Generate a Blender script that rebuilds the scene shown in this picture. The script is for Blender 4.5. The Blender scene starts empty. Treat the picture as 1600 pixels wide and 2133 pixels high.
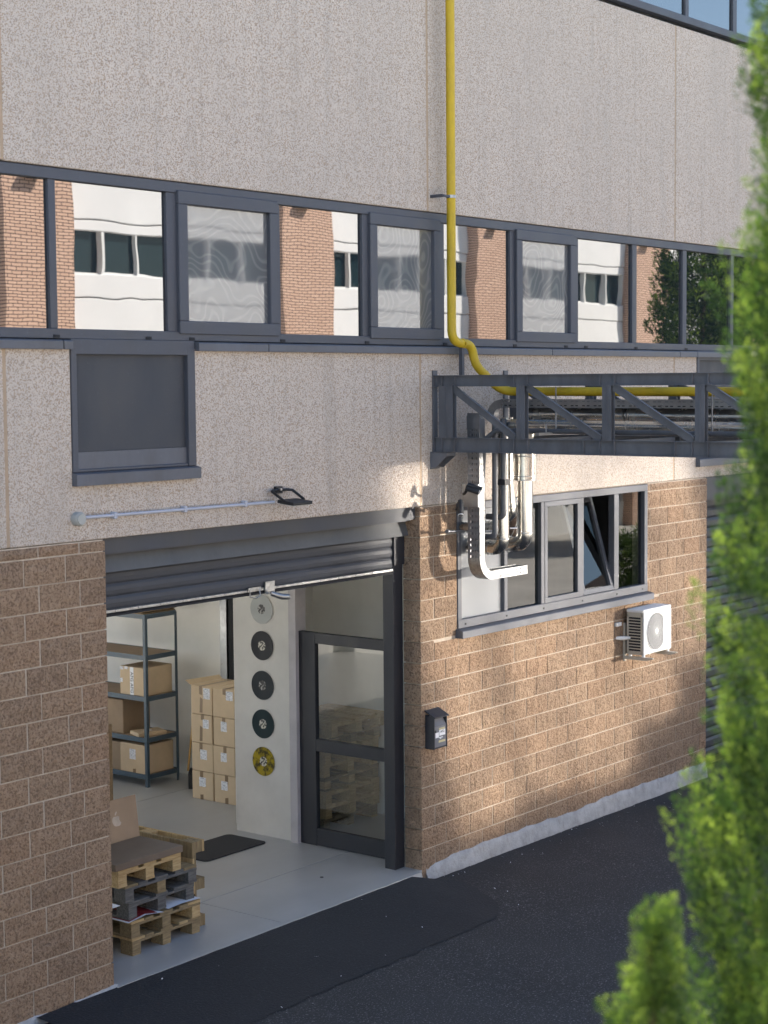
import bpy, bmesh, math, random
from mathutils import Vector, Matrix
random.seed(7)
S = bpy.context.scene
COL = S.collection
V = Vector

# ------------------------------------------------------------------ camera
def make_cam():
    f, D, yaw, pit, roll, zc, xc = 3645.82, 9.81763, 0.90965, 0.07418, -0.00836, 4.65573, -13.16352
    cy, sy = math.cos(yaw), math.sin(yaw)
    fw, rt, up = V((sy, cy, 0)), V((cy, -sy, 0)), V((0, 0, 1))
    cp, sp = math.cos(pit), math.sin(pit)
    F = fw*cp - up*sp; u2 = up*cp + fw*sp
    cr, sr = math.cos(roll), math.sin(roll)
    R = rt*cr + u2*sr; U = u2*cr - rt*sr
    c = bpy.data.cameras.new('camera'); o = bpy.data.objects.new('camera', c); COL.objects.link(o)
    o.matrix_world = Matrix(((R.x, U.x, -F.x, xc), (R.y, U.y, -F.y, -D), (R.z, U.z, -F.z, zc), (0, 0, 0, 1)))
    c.sensor_fit = 'HORIZONTAL'; c.sensor_width = 36; c.lens = f/1600*36
    c.clip_start = .05; c.clip_end = 3000
    c.dof.use_dof = True; c.dof.focus_distance = 16; c.dof.aperture_fstop = 3.7
    S.camera = o
make_cam()

# ------------------------------------------------------------------ light
SUN_EL, SUN_AZ = math.radians(40), (.76, .65)
w = bpy.data.worlds.new('World'); S.world = w; w.use_nodes = True
_nt = w.node_tree
_sk = _nt.nodes.new('ShaderNodeTexSky'); _sk.sky_type = 'NISHITA'; _sk.sun_disc = False
_sk.sun_elevation = SUN_EL; _sk.sun_rotation = math.atan2(SUN_AZ[0], SUN_AZ[1])
_sk.air_density = 1.0; _sk.dust_density = .6; _sk.ozone_density = 1.6
_nt.links.new(_sk.outputs[0], _nt.nodes['Background'].inputs[0])
_nt.nodes['Background'].inputs[1].default_value = .1
_L = bpy.data.lights.new('sun', 'SUN'); _L.energy = 5.0; _L.angle = math.radians(.5); _L.color = (1, .915, .81)
_lo = bpy.data.objects.new('sun', _L); COL.objects.link(_lo)
_lo.rotation_euler = V((SUN_AZ[0]*math.cos(SUN_EL), SUN_AZ[1]*math.cos(SUN_EL), math.sin(SUN_EL))).to_track_quat('Z', 'Y').to_euler()
S.view_settings.view_transform = 'Standard'; S.view_settings.look = 'None'
S.view_settings.gamma = 1; S.view_settings.use_curve_mapping = False
S.view_settings.exposure = 1.75
S.render.engine = 'CYCLES'
S.cycles.use_denoising = True
S.cycles.use_guiding = True; S.cycles.use_surface_guiding = True
S.cycles.blur_glossy = 0.0
S.cycles.sample_clamp_indirect = 30
S.cycles.max_bounces = 8; S.cycles.diffuse_bounces = 5; S.cycles.glossy_bounces = 5; S.cycles.transparent_max_bounces = 12

# ------------------------------------------------------------------ helpers
class MB:
    """collects shapes into one mesh"""
    def __init__(s): s.v = []; s.f = []; s.m = []; s.mi = 0; s.sm = []; s.smooth = False
    def add(s, vs, fs):
        n = len(s.v); s.v += [tuple(p) for p in vs]
        for q in fs:
            s.f.append(tuple(n+i for i in q)); s.m.append(s.mi); s.sm.append(s.smooth)
        return s
    def box(s, x0, x1, y0, y1, z0, z1):
        if x0 > x1: x0, x1 = x1, x0
        if y0 > y1: y0, y1 = y1, y0
        if z0 > z1: z0, z1 = z1, z0
        return s.add([(x0,y0,z0),(x1,y0,z0),(x1,y1,z0),(x0,y1,z0),(x0,y0,z1),(x1,y0,z1),(x1,y1,z1),(x0,y1,z1)],
              [(0,3,2,1),(4,5,6,7),(0,1,5,4),(1,2,6,5),(2,3,7,6),(3,0,4,7)])
    def quad(s, *p): return s.add(p, [tuple(range(len(p)))])
    def prism(s, poly, a, b, axis='y'):
        """extrude a 2-D polygon (counter-clockwise in its plane) along an axis"""
        n = len(poly)
        def P(u, t):
            return {'y': (u[0], t, u[1]), 'x': (t, u[0], u[1]), 'z': (u[0], u[1], t)}[axis]
        vs = [P(u, a) for u in poly] + [P(u, b) for u in poly]
        fs = [tuple(range(n)), tuple(reversed(range(n, 2*n)))] + [(i, i+n, (i+1) % n+n, (i+1) % n) for i in range(n)]
        return s.add(vs, fs)
    def tube(s, pts, r, n=14, caps=True):
        pts = [V(p) for p in pts]; k = len(pts)
        rs = r if isinstance(r, (list, tuple)) else [r]*k
        t0 = (pts[1]-pts[0]).normalized()
        a = V((0, 0, 1)) if abs(t0.z) < .9 else V((1, 0, 0))
        nrm = t0.cross(a).normalized(); vs = []
        for i, p in enumerate(pts):
            d1 = (pts[i]-pts[i-1]).normalized() if i > 0 else t0
            d2 = (pts[i+1]-pts[i]).normalized() if i < k-1 else d1
            t = (d1+d2).normalized() if (d1+d2).length > 1e-6 else d1
            nrm = (nrm - t*nrm.dot(t)).normalized(); bn = t.cross(nrm)
            c = max(.5, t.dot(d2)); bend = d2-d1
            for j in range(n):
                an = 2*math.pi*j/n; o = nrm*math.cos(an)+bn*math.sin(an)
                if bend.length > 1e-5:
                    b = (bend - t*bend.dot(t)).normalized(); o = o + b*o.dot(b)*(1/c-1)
                vs.append(p+o*rs[i])
        fs = [(i*n+j, i*n+(j+1) % n, (i+1)*n+(j+1) % n, (i+1)*n+j) for i in range(k-1) for j in range(n)]
        old = s.smooth; s.smooth = True; s.add(vs, fs); s.smooth = False
        if caps:
            s.add(vs[:n], [tuple(reversed(range(n)))]); s.add(vs[-n:], [tuple(range(n))])
        s.smooth = old
        return s
    def disc(s, c, axis, r, t, n=32):
        c = V(c); d = V(axis).normalized(); return s.tube([c-d*t/2, c+d*t/2], r, n)
    def build(s, name, mat, parent=None, bevel=0, world=True):
        me = bpy.data.meshes.new(name)
        off = V((0, 0, 0))
        if parent is not None and world: off = parent['_loc'] if '_loc' in parent else off
        off = V(off)
        me.from_pydata([V(p)-off for p in s.v], [], s.f)
        for mm in (mat if isinstance(mat, (list, tuple)) else [mat]): me.materials.append(mm)
        me.polygons.foreach_set('material_index', s.m)
        me.polygons.foreach_set('use_smooth', s.sm)
        if bevel:
            bm = bmesh.new(); bm.from_mesh(me)
            bmesh.ops.bevel(bm, geom=[e for e in bm.edges if len(e.link_faces) == 2 and e.calc_face_angle(0) > .5], offset=bevel, segments=1, affect='EDGES')
            bm.to_mesh(me); bm.free()
        me.update()
        o = bpy.data.objects.new(name, me); COL.objects.link(o)
        if parent is not None:
            o.parent = parent
            if world and '_loc' in parent: o['_loc'] = tuple(parent['_loc'])
        return o

LOCS = {}
def tag(o, label=None, cat=None, group=None, kind=None):
    if label: o['label'] = label
    if cat: o['category'] = cat
    if group: o['group'] = group
    if kind: o['kind'] = kind
    return o
def empty(name, loc, label=None, cat=None, group=None, rz=0):
    o = bpy.data.objects.new(name, None); COL.objects.link(o); o.location = loc; o.rotation_euler = (0, 0, rz)
    o.empty_display_size = .1
    if rz == 0: o['_loc'] = tuple(loc)
    return tag(o, label, cat, group)
def copy_tree(o, parent=None):
    c = o.copy(); COL.objects.link(c)
    if parent is not None: c.parent = parent
    for ch in list(o.children): copy_tree(ch, c)
    return c

# ------------------------------------------------------------------ materials
class Mat:
    def __init__(s, name, color=(.5,.5,.5), rough=.6, metal=0, spec=.5):
        s.m = bpy.data.materials.new(name); s.m.use_nodes = True; s.nt = s.m.node_tree
        s.b = s.nt.nodes['Principled BSDF']; s.out = s.nt.nodes['Material Output']
        s.set('Base Color', (*color, 1)); s.set('Roughness', rough); s.set('Metallic', metal); s.set('Specular IOR Level', spec)
        s._co = None
    def set(s, k, v): s.b.inputs[k].default_value = v
    def n(s, t, **kw):
        x = s.nt.nodes.new(t)
        for k, v in kw.items():
            if k in x.inputs: x.inputs[k].default_value = v
            else: setattr(x, k, v)
        return x
    def l(s, a, b): s.nt.links.new(a, b)
    def co(s, random_shift=False):
        if s._co is None:
            tc = s.n('ShaderNodeTexCoord'); s._co = tc.outputs['Object']
            if random_shift:
                oi = s.n('ShaderNodeObjectInfo'); ml = s.n('ShaderNodeVectorMath', operation='MULTIPLY_ADD')
                cb = s.n('ShaderNodeCombineXYZ'); s.l(oi.outputs['Random'], cb.inputs[0]); s.l(oi.outputs['Random'], cb.inputs[2])
                s.l(cb.outputs[0], ml.inputs[0]); ml.inputs[1].default_value = (37, 0, 91); s.l(s._co, ml.inputs[2]); s._co = ml.outputs[0]
        return s._co
    def noise(s, scale, detail=3, rough=.55, stretch=None):
        t = s.n('ShaderNodeTexNoise', Scale=scale, Detail=detail, Roughness=rough)
        c = s.co()
        if stretch:
            mp = s.n('ShaderNodeMapping'); mp.inputs['Scale'].default_value = stretch; s.l(c, mp.inputs['Vector']); c = mp.outputs[0]
        s.l(c, t.inputs['Vector']); return t.outputs['Fac']
    def ramp(s, fac, stops, const=False):
        r = s.n('ShaderNodeValToRGB'); e = r.color_ramp.elements
        while len(e) < len(stops): e.new(.5)
        for i, (p, c) in enumerate(stops):
            e[i].position = p; e[i].color = (*c, 1) if len(c) == 3 else c
        if const: r.color_ramp.interpolation = 'CONSTANT'
        s.l(fac, r.inputs[0]); return r.outputs[0]
    def mix(s, fac, a, b, mode='MIX'):
        m = s.n('ShaderNodeMix', data_type='RGBA', blend_type=mode)
        for sock, v in ((m.inputs[0], fac), (m.inputs[6], a), (m.inputs[7], b)):
            if hasattr(v, 'links'): s.l(v, sock)
            elif isinstance(v, (int, float)): sock.default_value = v
            else: sock.default_value = (*v, 1)
        return m.outputs[2]
    def color(s, sock): s.l(sock, s.b.inputs['Base Color']); return s
    def rough(s, sock): s.l(sock, s.b.inputs['Roughness']); return s
    def bump(s, fac, strength=.5, dist=.01):
        b = s.n('ShaderNodeBump', Strength=strength, Distance=dist); s.l(fac, b.inputs['Height']); s.l(b.outputs[0], s.b.inputs['Normal']); return s

M = {}
def simple(name, color, rough=.6, metal=0, var=.12, scale=6, bump=0, bscale=60, rrange=None, spec=.5):
    k = Mat(name, color, rough, metal, spec)
    f = k.noise(scale, 5, .6)
    dk = tuple(c*(1-var) for c in color); lt = tuple(min(1, c*(1+var)) for c in color)
    k.color(k.ramp(f, [(.3, dk), (.7, lt)]))
    if rrange:
        k.rough(k.ramp(k.noise(scale*2.3, 4), [(.3, (rrange[0],)*3), (.7, (rrange[1],)*3)]))
    if bump: k.bump(k.noise(bscale, 3), bump, .004)
    M[name] = k.m
    return k

# exposed-aggregate precast panel
k = Mat('aggregate_concrete', rough=.9)
vo = k.n('ShaderNodeTexVoronoi', Scale=125); wob = k.n('ShaderNodeVectorMath', operation='MULTIPLY_ADD')
nz_ = k.n('ShaderNodeTexNoise', Scale=60, Detail=1); k.l(k.co(), nz_.inputs['Vector']); k.l(nz_.outputs['Color'], wob.inputs[0]); wob.inputs[1].default_value = (.012, .012, .012); k.l(k.co(), wob.inputs[2]); k.l(wob.outputs[0], vo.inputs['Vector'])
sc_ = k.n('ShaderNodeSeparateColor'); k.l(vo.outputs['Color'], sc_.inputs[0]); sp = sc_.outputs[0]
huge = k.noise(.7, 4, .6); streak = k.noise(1.3, 5, .65, (3.2, 1, .25))
fleck = k.ramp(sc_.outputs[1], [(.0, (.17,.14,.125)), (.35, (.27,.18,.11)), (.7, (.39,.27,.17)), (1, (.27,.235,.21))])
base = k.ramp(sc_.outputs[2], [(.0, (.525,.46,.40)), (1, (.615,.55,.48))])
msk = k.ramp(sp, [(.32, (.80,)*3), (.38, (0,0,0))])
c = k.mix(msk, base, fleck)
c = k.mix(k.ramp(huge, [(.35, (0,)*3), (.7, (.40,)*3)]), c, (.40,.355,.31))
c = k.mix(k.ramp(streak, [(.52, (0,)*3), (.75, (.42,)*3)]), c, (.34,.30,.26))
c = k.mix(k.ramp(k.noise(3.2, 5, .7, (4, 1, .12)), [(.55, (0,)*3), (.70, (.38,)*3)]), c, (.30,.255,.21))
k.color(c).bump(vo.outputs['Distance'], .5, .006); M['panel'] = k.m

# split-face block
k = Mat('split_face_block', rough=.93); k.co(True)
a1 = k.noise(9, 5, .65, (1.6, 1, 1)); a2 = k.noise(48, 4, .7); a3 = k.noise(160, 2)
oi = k.n('ShaderNodeObjectInfo')
c1 = k.ramp(a1, [(.28, (.30,.20,.127)), (.5, (.395,.273,.178)), (.72, (.47,.335,.228))])
c1 = k.mix(k.ramp(a2, [(.38, (.85,)*3), (.53, (0,)*3)]), c1, (.155,.098,.062))
c1 = k.mix(k.ramp(a3, [(.57, (0,)*3), (.68, (.6,)*3)]), c1, (.52,.39,.27))
tint = k.ramp(oi.outputs['Random'], [(0, (.86,.85,.86)), (.5, (1,1,1)), (1, (1.0,.95,.92))])
c1 = k.mix(1.0, c1, tint, 'MULTIPLY')
k.color(c1)
mh = k.n('ShaderNodeMath', operation='MULTIPLY_ADD'); k.l(a1, mh.inputs[0]); mh.inputs[1].default_value = 2.0; k.l(a2, mh.inputs[2])
k.bump(mh.outputs[0], 1.0, .028); M['block'] = k.m
simple('mortar', (.47,.395,.315), .95, var=.18, scale=14, bump=.4, bscale=90)
k = simple('plaster', (.55,.55,.55), .93, var=.16, scale=4, bump=.5, bscale=35)
k = Mat('lime_plinth', rough=.95)
c = k.ramp(k.noise(7, 6, .7), [(.3, (.30,.295,.29)), (.6, (.45,.445,.44))])
c = k.mix(k.ramp(k.noise(22, 5, .7, (1, 1, .4)), [(.55, (0,)*3), (.72, (.7,)*3)]), c, (.28,.26,.24))
k.color(c).bump(k.noise(60, 4), .6, .01); M['plinth'] = k.m
simple('sealant', (.40,.30,.21), .9, var=.1)
# metals and paints
def painted(name, col, rough=.45, var=.2, scale=3):
    k = Mat(name, col, rough)
    f = k.noise(scale, 6, .65, (1, 1, .35)); g = k.noise(40, 4)
    c = k.ramp(f, [(.3, tuple(x*(1-var) for x in col)), (.7, tuple(min(1, x*(1+var)) for x in col))])
    c = k.mix(k.ramp(g, [(.62, (0,)*3), (.8, (.25,)*3)]), c, tuple(min(1, x*1.9+.03) for x in col))
    k.color(c); k.rough(k.ramp(f, [(.3, (rough*.8,)*3), (.75, (min(1, rough*1.5),)*3)])); M[name] = k.m
    return k
painted('frame_grey', (.062,.067,.082), .5)
painted('frame_light', (.078,.083,.098), .45)
painted('sill_metal', (.092,.098,.115), .45, .25)
painted('vent_grey', (.040,.044,.053), .55, .12)
painted('gantry_paint', (.10,.106,.12), .5, .3, 5)
painted('shutter_paint', (.048,.052,.062), .5, .25, 2.5); painted('shutter_plate', (.085,.09,.095), .4, .25, 2.5)
painted('door_black', (.017,.019,.026), .45, .2)
painted('gas_yellow', (.50,.345,.014), .5, .22, 5)
painted('mailbox_paint', (.028,.031,.040), .5, .2)
painted('mailbox_face', (.15,.155,.175), .5, .1)
painted('ac_white', (.76,.76,.74), .45, .04)
painted('ac_cream', (.46,.42,.35), .5, .06)
painted('shelf_blue', (.055,.085,.115), .4, .2)
painted('floodlight_black', (.014,.015,.018), .5, .2)
painted('conduit_grey', (.42,.44,.50), .5, .08)
painted('box_grey', (.36,.37,.35), .55, .06)
simple('rubber', (.014,.015,.019), .8, var=.2, scale=30, bump=.3, bscale=300)
simple('dark_void', (.012,.013,.016), .8)
simple('cable_black', (.02,.02,.024), .55)
k = simple('zinc', (.34,.345,.35), .42, 1, var=.12, scale=9, rrange=(.25,.5))
k = Mat('steel_duct', (.60,.585,.55), .2, 1)
k.rough(k.ramp(k.noise(8, 4, .6, (1, 1, .2)), [(.3, (.13,)*3), (.7, (.34,)*3)])).bump(k.noise(5, 3), .08, .01); M['duct'] = k.m
simple('steel_bar', (.36,.365,.36), .45, 1, var=.25, scale=20, rrange=(.3,.6))
simple('pvc_dark', (.085,.09,.10), .4, var=.15)
simple('galvanised_grey', (.24,.245,.26), .4, .8, var=.15, rrange=(.3,.5))
# glass
def glassmat(name, refl, base, rough=.0, wav=.0018, wscale=1.4, transp=False, tint=(1,1,1)):
    k = Mat(name); nt = k.nt
    nz = k.noise(wscale, 2, .4); b = k.n('ShaderNodeBump', Strength=1.0, Distance=wav); k.l(nz, b.inputs['Height'])
    g = k.n('ShaderNodeBsdfGlossy', Roughness=rough); g.inputs['Color'].default_value = (*tint, 1); k.l(b.outputs[0], g.inputs['Normal'])
    if transp:
        d = k.n('ShaderNodeBsdfTransparent'); d.inputs['Color'].default_value = (*base, 1)
    else:
        d = k.n('ShaderNodeBsdfDiffuse'); d.inputs['Color'].default_value = (*base, 1)
    mx = k.n('ShaderNodeMixShader'); mx.inputs[0].default_value = refl
    if refl < .2:
        ge = k.n('ShaderNodeNewGeometry'); dt = k.n('ShaderNodeVectorMath', operation='DOT_PRODUCT'); k.l(ge.outputs['Incoming'], dt.inputs[0]); k.l(ge.outputs['Normal'], dt.inputs[1])
        ab = k.n('ShaderNodeMath', operation='ABSOLUTE'); k.l(dt.outputs['Value'], ab.inputs[0])
        om = k.n('ShaderNodeMath', operation='SUBTRACT'); om.inputs[0].default_value = 1; k.l(ab.outputs[0], om.inputs[1])
        pw = k.n('ShaderNodeMath', operation='POWER'); k.l(om.outputs[0], pw.inputs[0]); pw.inputs[1].default_value = 5
        ma = k.n('ShaderNodeMath', operation='MULTIPLY_ADD'); k.l(pw.outputs[0], ma.inputs[0]); ma.inputs[1].default_value = .9; ma.inputs[2].default_value = refl; ma.use_clamp = True
        k.l(ma.outputs[0], mx.inputs[0])
    k.l(d.outputs[0], mx.inputs[1]); k.l(g.outputs[0], mx.inputs[2]); k.l(mx.outputs[0], k.out.inputs[0])
    M[name] = k.m; return k
glassmat('coated_glass', .27, (.012,.016,.02), wav=.0011, wscale=1.3)
k = glassmat('screened_glass', .11, (.15,.155,.16), .03, wav=.0012, wscale=1.4)
_n = k.noise(1.7, 1.5, .4); _m = k.n('ShaderNodeMath', operation='MULTIPLY'); k.l(_n, _m.inputs[0]); _m.inputs[1].default_value = 130      # moire of the fly screen's mesh
_s = k.n('ShaderNodeMath', operation='SINE'); k.l(_m.outputs[0], _s.inputs[0])
for _d in k.nt.nodes:
    if _d.type == 'BSDF_DIFFUSE': k.l(k.ramp(_s.outputs[0], [(0, (.125,.13,.135)), (.55, (.15,.155,.16)), (1, (.185,.19,.185))]), _d.inputs['Color'])
k = Mat('frosted_film', (.27,.28,.29), .12); M['frosted_film'] = k.m  # opaque grey standing in for pale reflections on a clear pane
glassmat('clear_glass', .07, (.80,.83,.82), wav=.0006, wscale=1.0, transp=True)
glassmat('tint_glass', .075, (.42,.46,.46), wav=.0010, wscale=1.2, transp=True)
glassmat('street_glass', .38, (.02,.03,.035), .06, wav=.0018, wscale=.9)  # mirror strength set for the sun patch the added panes throw
glassmat('street_glass_plain', .03, (.018,.035,.042), .0, wav=.002, wscale=.9)
# interior
simple('white_wall', (.78,.77,.73), .8, var=.05, scale=2.5, bump=.1, bscale=50)
simple('column_plaster', (.56,.55,.52), .8, var=.07, scale=3, bump=.15, bscale=50)
simple('post_plaster', (.40,.385,.40), .8, var=.1, scale=6)
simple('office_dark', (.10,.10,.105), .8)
k = Mat('resin_floor', (.36,.36,.355), .25)
f = k.noise(1.5, 6, .6)
c = k.ramp(f, [(.3, (.33,.33,.325)), (.7, (.40,.40,.395))])
c = k.mix(k.ramp(k.noise(.8, 5, .6, (1, 2.5, 1)), [(.4, (0,)*3), (.7, (.35,)*3)]), c, (.27,.27,.265))
k.color(c); k.rough(k.ramp(f, [(.2, (.26,)*3), (.8, (.40,)*3)])); M['floor'] = k.m
# asphalt
def asphalt(name, dark, light, spk, s=62):
    k = Mat(name, rough=.85)
    c = k.ramp(k.noise(1.1, 6, .65), [(.3, dark), (.7, light)])
    sp = k.noise(s, 3.5, .75)
    c = k.mix(k.ramp(k.noise(.35, 3), [(.35, (0,)*3), (.65, (.5,)*3)]), c, tuple(x*.7 for x in dark))
    c = k.mix(k.ramp(sp, [(.57, (0,)*3), (.68, (1,)*3)]), c, spk)
    c = k.mix(k.ramp(sp, [(.30, (.8,)*3), (.40, (0,)*3)]), c, tuple(x*.35 for x in dark))
    if name == 'asphalt':      # grime washed down at the foot of the wall
        sx = k.n('ShaderNodeSeparateXYZ'); k.l(k.co(), sx.inputs[0])
        ad = k.n('ShaderNodeMath', operation='MULTIPLY_ADD'); k.l(k.noise(1.6, 5, .65), ad.inputs[0]); ad.inputs[1].default_value = 1.5; k.l(sx.outputs[1], ad.inputs[2])
        c = k.mix(k.ramp(ad.outputs[0], [(.0, (0,)*3), (.7, (.8,)*3)]), c, (.024,.022,.021))
    else:                      # worn and dusty towards its right end
        sx = k.n('ShaderNodeSeparateXYZ'); k.l(k.co(), sx.inputs[0])
        ad = k.n('ShaderNodeMath', operation='MULTIPLY_ADD'); k.l(k.noise(2.2, 5, .7), ad.inputs[0]); ad.inputs[1].default_value = 1.6; k.l(sx.outputs[0], ad.inputs[2])
        ws = k.n('ShaderNodeMath', operation='ADD'); k.l(ad.outputs[0], ws.inputs[0]); ws.inputs[1].default_value = .0
        c = k.mix(k.ramp(ws.outputs[0], [(.0, (0,)*3), (.95, (.9,)*3)]), c, (.027,.027,.029))
    k.color(c).bump(k.noise(s*.8, 3), .7, .008); M[name] = k.m; return k
asphalt('asphalt', (.023,.023,.0245), (.038,.038,.0385), (.24,.24,.24))
asphalt('asphalt_new', (.013,.014,.017), (.020,.021,.024), (.05,.052,.058))
simple('yard', (.64,.62,.57), .95, var=.15, scale=.8)
# wood and card
def wood(name, c0, c1, c2):
    k = Mat(name, rough=.8); k.co(True)
    g = k.noise(7, 5, .6, (1.2, 9, 9)); h = k.noise(2.5, 3, .6)
    c = k.ramp(g, [(.3, c0), (.5, c1), (.72, c2)])
    c = k.mix(k.ramp(h, [(.5, (0,)*3), (.75, (.5,)*3)]), c, c0)
    k.color(c).bump(g, .4, .004); M[name] = k.m
wood('pine', (.29,.19,.085), (.42,.30,.145), (.52,.39,.21))
wood('aged_pine', (.12,.088,.048), (.21,.155,.08), (.29,.22,.115))
wood('grey_wood', (.055,.055,.055), (.10,.10,.098), (.16,.155,.145))
wood('broom_wood', (.45,.27,.09), (.55,.34,.12), (.6,.4,.15))
simple('carton', (.56,.43,.285), .85, var=.08, scale=5, bump=.1, bscale=30)
simple('carton_brown', (.30,.215,.14), .85, var=.1, scale=4)
simple('card_dark', (.15,.115,.085), .85, var=.12, scale=4)
simple('carton_edge', (.25,.175,.10), .9, var=.25, scale=40)
simple('packing_tape', (.20,.125,.06), .35, var=.1)
k = Mat('paper_label', (.8,.8,.8), .7)
br = k.n('ShaderNodeTexBrick'); mp = k.n('ShaderNodeMapping'); mp.inputs['Rotation'].default_value = (math.pi/2, 0, math.pi/2)
k.l(k.co(), mp.inputs['Vector']); 
lines = k.noise(30, 1, .5, (1, 1.2, 9))
k.color(k.ramp(lines, [(.40, (.30,.30,.33)), (.47, (.78,.79,.82)), (1, (.82,.83,.86))])); M['paper'] = k.m
simple('white_paper', (.78,.79,.82), .7, var=.03)
simple('ink', (.02,.02,.022), .8)
simple('brass_label', (.50,.45,.26), .6)
simple('red_paper', (.22,.015,.02), .5)
# records
def vinyl(name, col, rough=.42, marble=None):
    k = Mat(name, col, rough, spec=.22)
    if marble: k.color(k.ramp(k.noise(14, 4, .7), [(.40, marble), (.55, col)]))
    M[name] = k.m
vinyl('vinyl_black', (.010,.012,.018)); vinyl('vinyl_teal', (.006,.022,.028)); vinyl('vinyl_navy', (.008,.015,.022))
vinyl('vinyl_yellow', (.34,.26,.01), .4, (.05,.04,.01)); vinyl('vinyl_clear', (.36,.38,.375), .3)
k = Mat('record_label', (.6,.58,.5), .6)
k.color(k.ramp(k.noise(45, 2), [(.44, (.05,.05,.05)), (.52, (.55,.53,.46))])); M['reclabel'] = k.m
k = Mat('record_label_dark', (.1,.1,.1), .6)
k.color(k.ramp(k.noise(45, 2), [(.5, (.03,.03,.03)), (.6, (.4,.4,.38))])); M['reclabel_dark'] = k.m
# plants
def leafmat(name, cols, trans=.42):
    k = Mat(name, rough=.6); nt = k.nt
    at = k.n('ShaderNodeVertexColor'); at.layer_name = 'tone'
    sx = k.n('ShaderNodeSeparateColor'); k.l(at.outputs[0], sx.inputs[0])
    c = k.ramp(sx.outputs[0], [(0, cols[0]), (.5, cols[1]), (1, cols[2])]); k.color(c)
    tr = k.n('ShaderNodeBsdfTranslucent'); k.l(c, tr.inputs[0])
    mx = k.n('ShaderNodeMixShader'); mx.inputs[0].default_value = trans
    k.l(k.b.outputs[0], mx.inputs[1]); k.l(tr.outputs[0], mx.inputs[2]); k.l(mx.outputs[0], k.out.inputs[0]); M[name] = k.m
leafmat('cypress_leaf', [(.014,.036,.009), (.062,.128,.018), (.23,.325,.045)])
simple('bark', (.10,.065,.04), .95, var=.3, scale=12, bump=.8, bscale=40)
# street opposite
simple('white_render', (.78,.78,.77), .85, var=.05, scale=.7)
k = Mat('pink_brick', rough=.9)
br = k.n('ShaderNodeTexBrick', Scale=1.0); mp = k.n('ShaderNodeMapping'); mp.inputs['Rotation'].default_value = (math.pi/2, 0, 0)
k.l(k.co(), mp.inputs['Vector']); k.l(mp.outputs[0], br.inputs['Vector'])
br.inputs['Color1'].default_value = (.68,.46,.34,1); br.inputs['Color2'].default_value = (.61,.40,.29,1); br.inputs['Mortar'].default_value = (.09,.055,.045,1)
br.inputs['Brick Width'].default_value = .27; br.inputs['Row Height'].default_value = .075; br.inputs['Mortar Size'].default_value = .010
k.color(br.outputs['Color']); M['pink_brick'] = k.m
# ================================================================== SETTING
def gz(x):                       # road height: it falls slightly to the right
    return -.105-.009*max(-8, min(14, x))
mb = MB()
xs = [-60, -8, -5, -2, 0, 2, 5, 8, 14, 60]
for a, b in zip(xs, xs[1:]):
    mb.quad((a, -9, gz(a)), (b, -9, gz(b)), (b, .3, gz(b)), (a, .3, gz(a)))
tag(mb.build('road', M['asphalt']), kind='structure')
mb = MB(); mb.quad((-60, -60, -.26), (60, -60, -.26), (60, -9, -.26), (-60, -9, -.26))
tag(mb.build('pavement', M['yard']), kind='structure')  # unseen pale paving, added to bounce sunlight towards the facade
mb = MB(); mb.quad((-900, -900, -.6), (900, -900, -.6), (900, 900, -.6), (-900, 900, -.6))
tag(mb.build('ground', M['yard']), kind='structure')
mb = MB(); mb.quad((-40, 9.3, -.03), (40, 9.3, -.03), (40, 60, -.05), (-40, 60, -.05))
tag(mb.build('yard', M['yard']), kind='structure')
# newer asphalt ramp in front of the gate
mb = MB()
def rz(x, y): return gz(x)+.006+(.094+.009*x+ .0)*max(0, 1+y/1.24)**1.2
rows = []
for i in range(11):
    t = i/10; y = -1.25*t
    xr = [-.22, -.12, -.04, .02, .03, .0, -.06, -.12, -.2, -.34, -.58][i]
    rows.append([(-4.8+(xr+4.8)*j/40+(random.uniform(-.03, .03) if j == 40 else 0), y+(.014*math.sin(j*1.7)+random.uniform(-.016, .016))*t) for j in range(41)])
vs = [(x, y, rz(x, y)) for r in rows for x, y in r]
mb.add(vs, [(i*41+j, (i+1)*41+j, (i+1)*41+j+1, i*41+j+1) for i in range(10) for j in range(40)])
tag(mb.build('asphalt_ramp', M['asphalt_new']), kind='structure')
# workshop floor slab with sawn joints
mb = MB()
for a, b in ((-10, -2.02), (-2.01, 2.9)):
    for c, d in ((.0, .98), (.99, 4.2), (4.21, 9.3)):
        y0 = c
        mb.box(a, b, y0, d, -.3, 0)
mb.box(-10, 2.9, .0, 9.3, -.3, -.012)
tag(mb.build('floor', M['floor'], bevel=.003), kind='structure')
mb = MB(); vs = []
for i in range(41):
    x = -4.0+3.95*i/40; vs += [(x, .02, .001), (x, -.030-.008*random.random(), -.003), (x, -.042-.008*random.random(), -.05)]
mb.add(vs, [(i*3+j, i*3+j+1, i*3+j+4, i*3+j+3) for i in range(40) for j in range(2)])
tag(mb.build('floor_edge', M['floor']), kind='structure')

# ================================================================== FACTORY BUILDING
B = empty('factory_building', (0, 0, 0), 'factory with speckled concrete panels, block walls, ribbon windows and half-open roller shutter', 'building')
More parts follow.
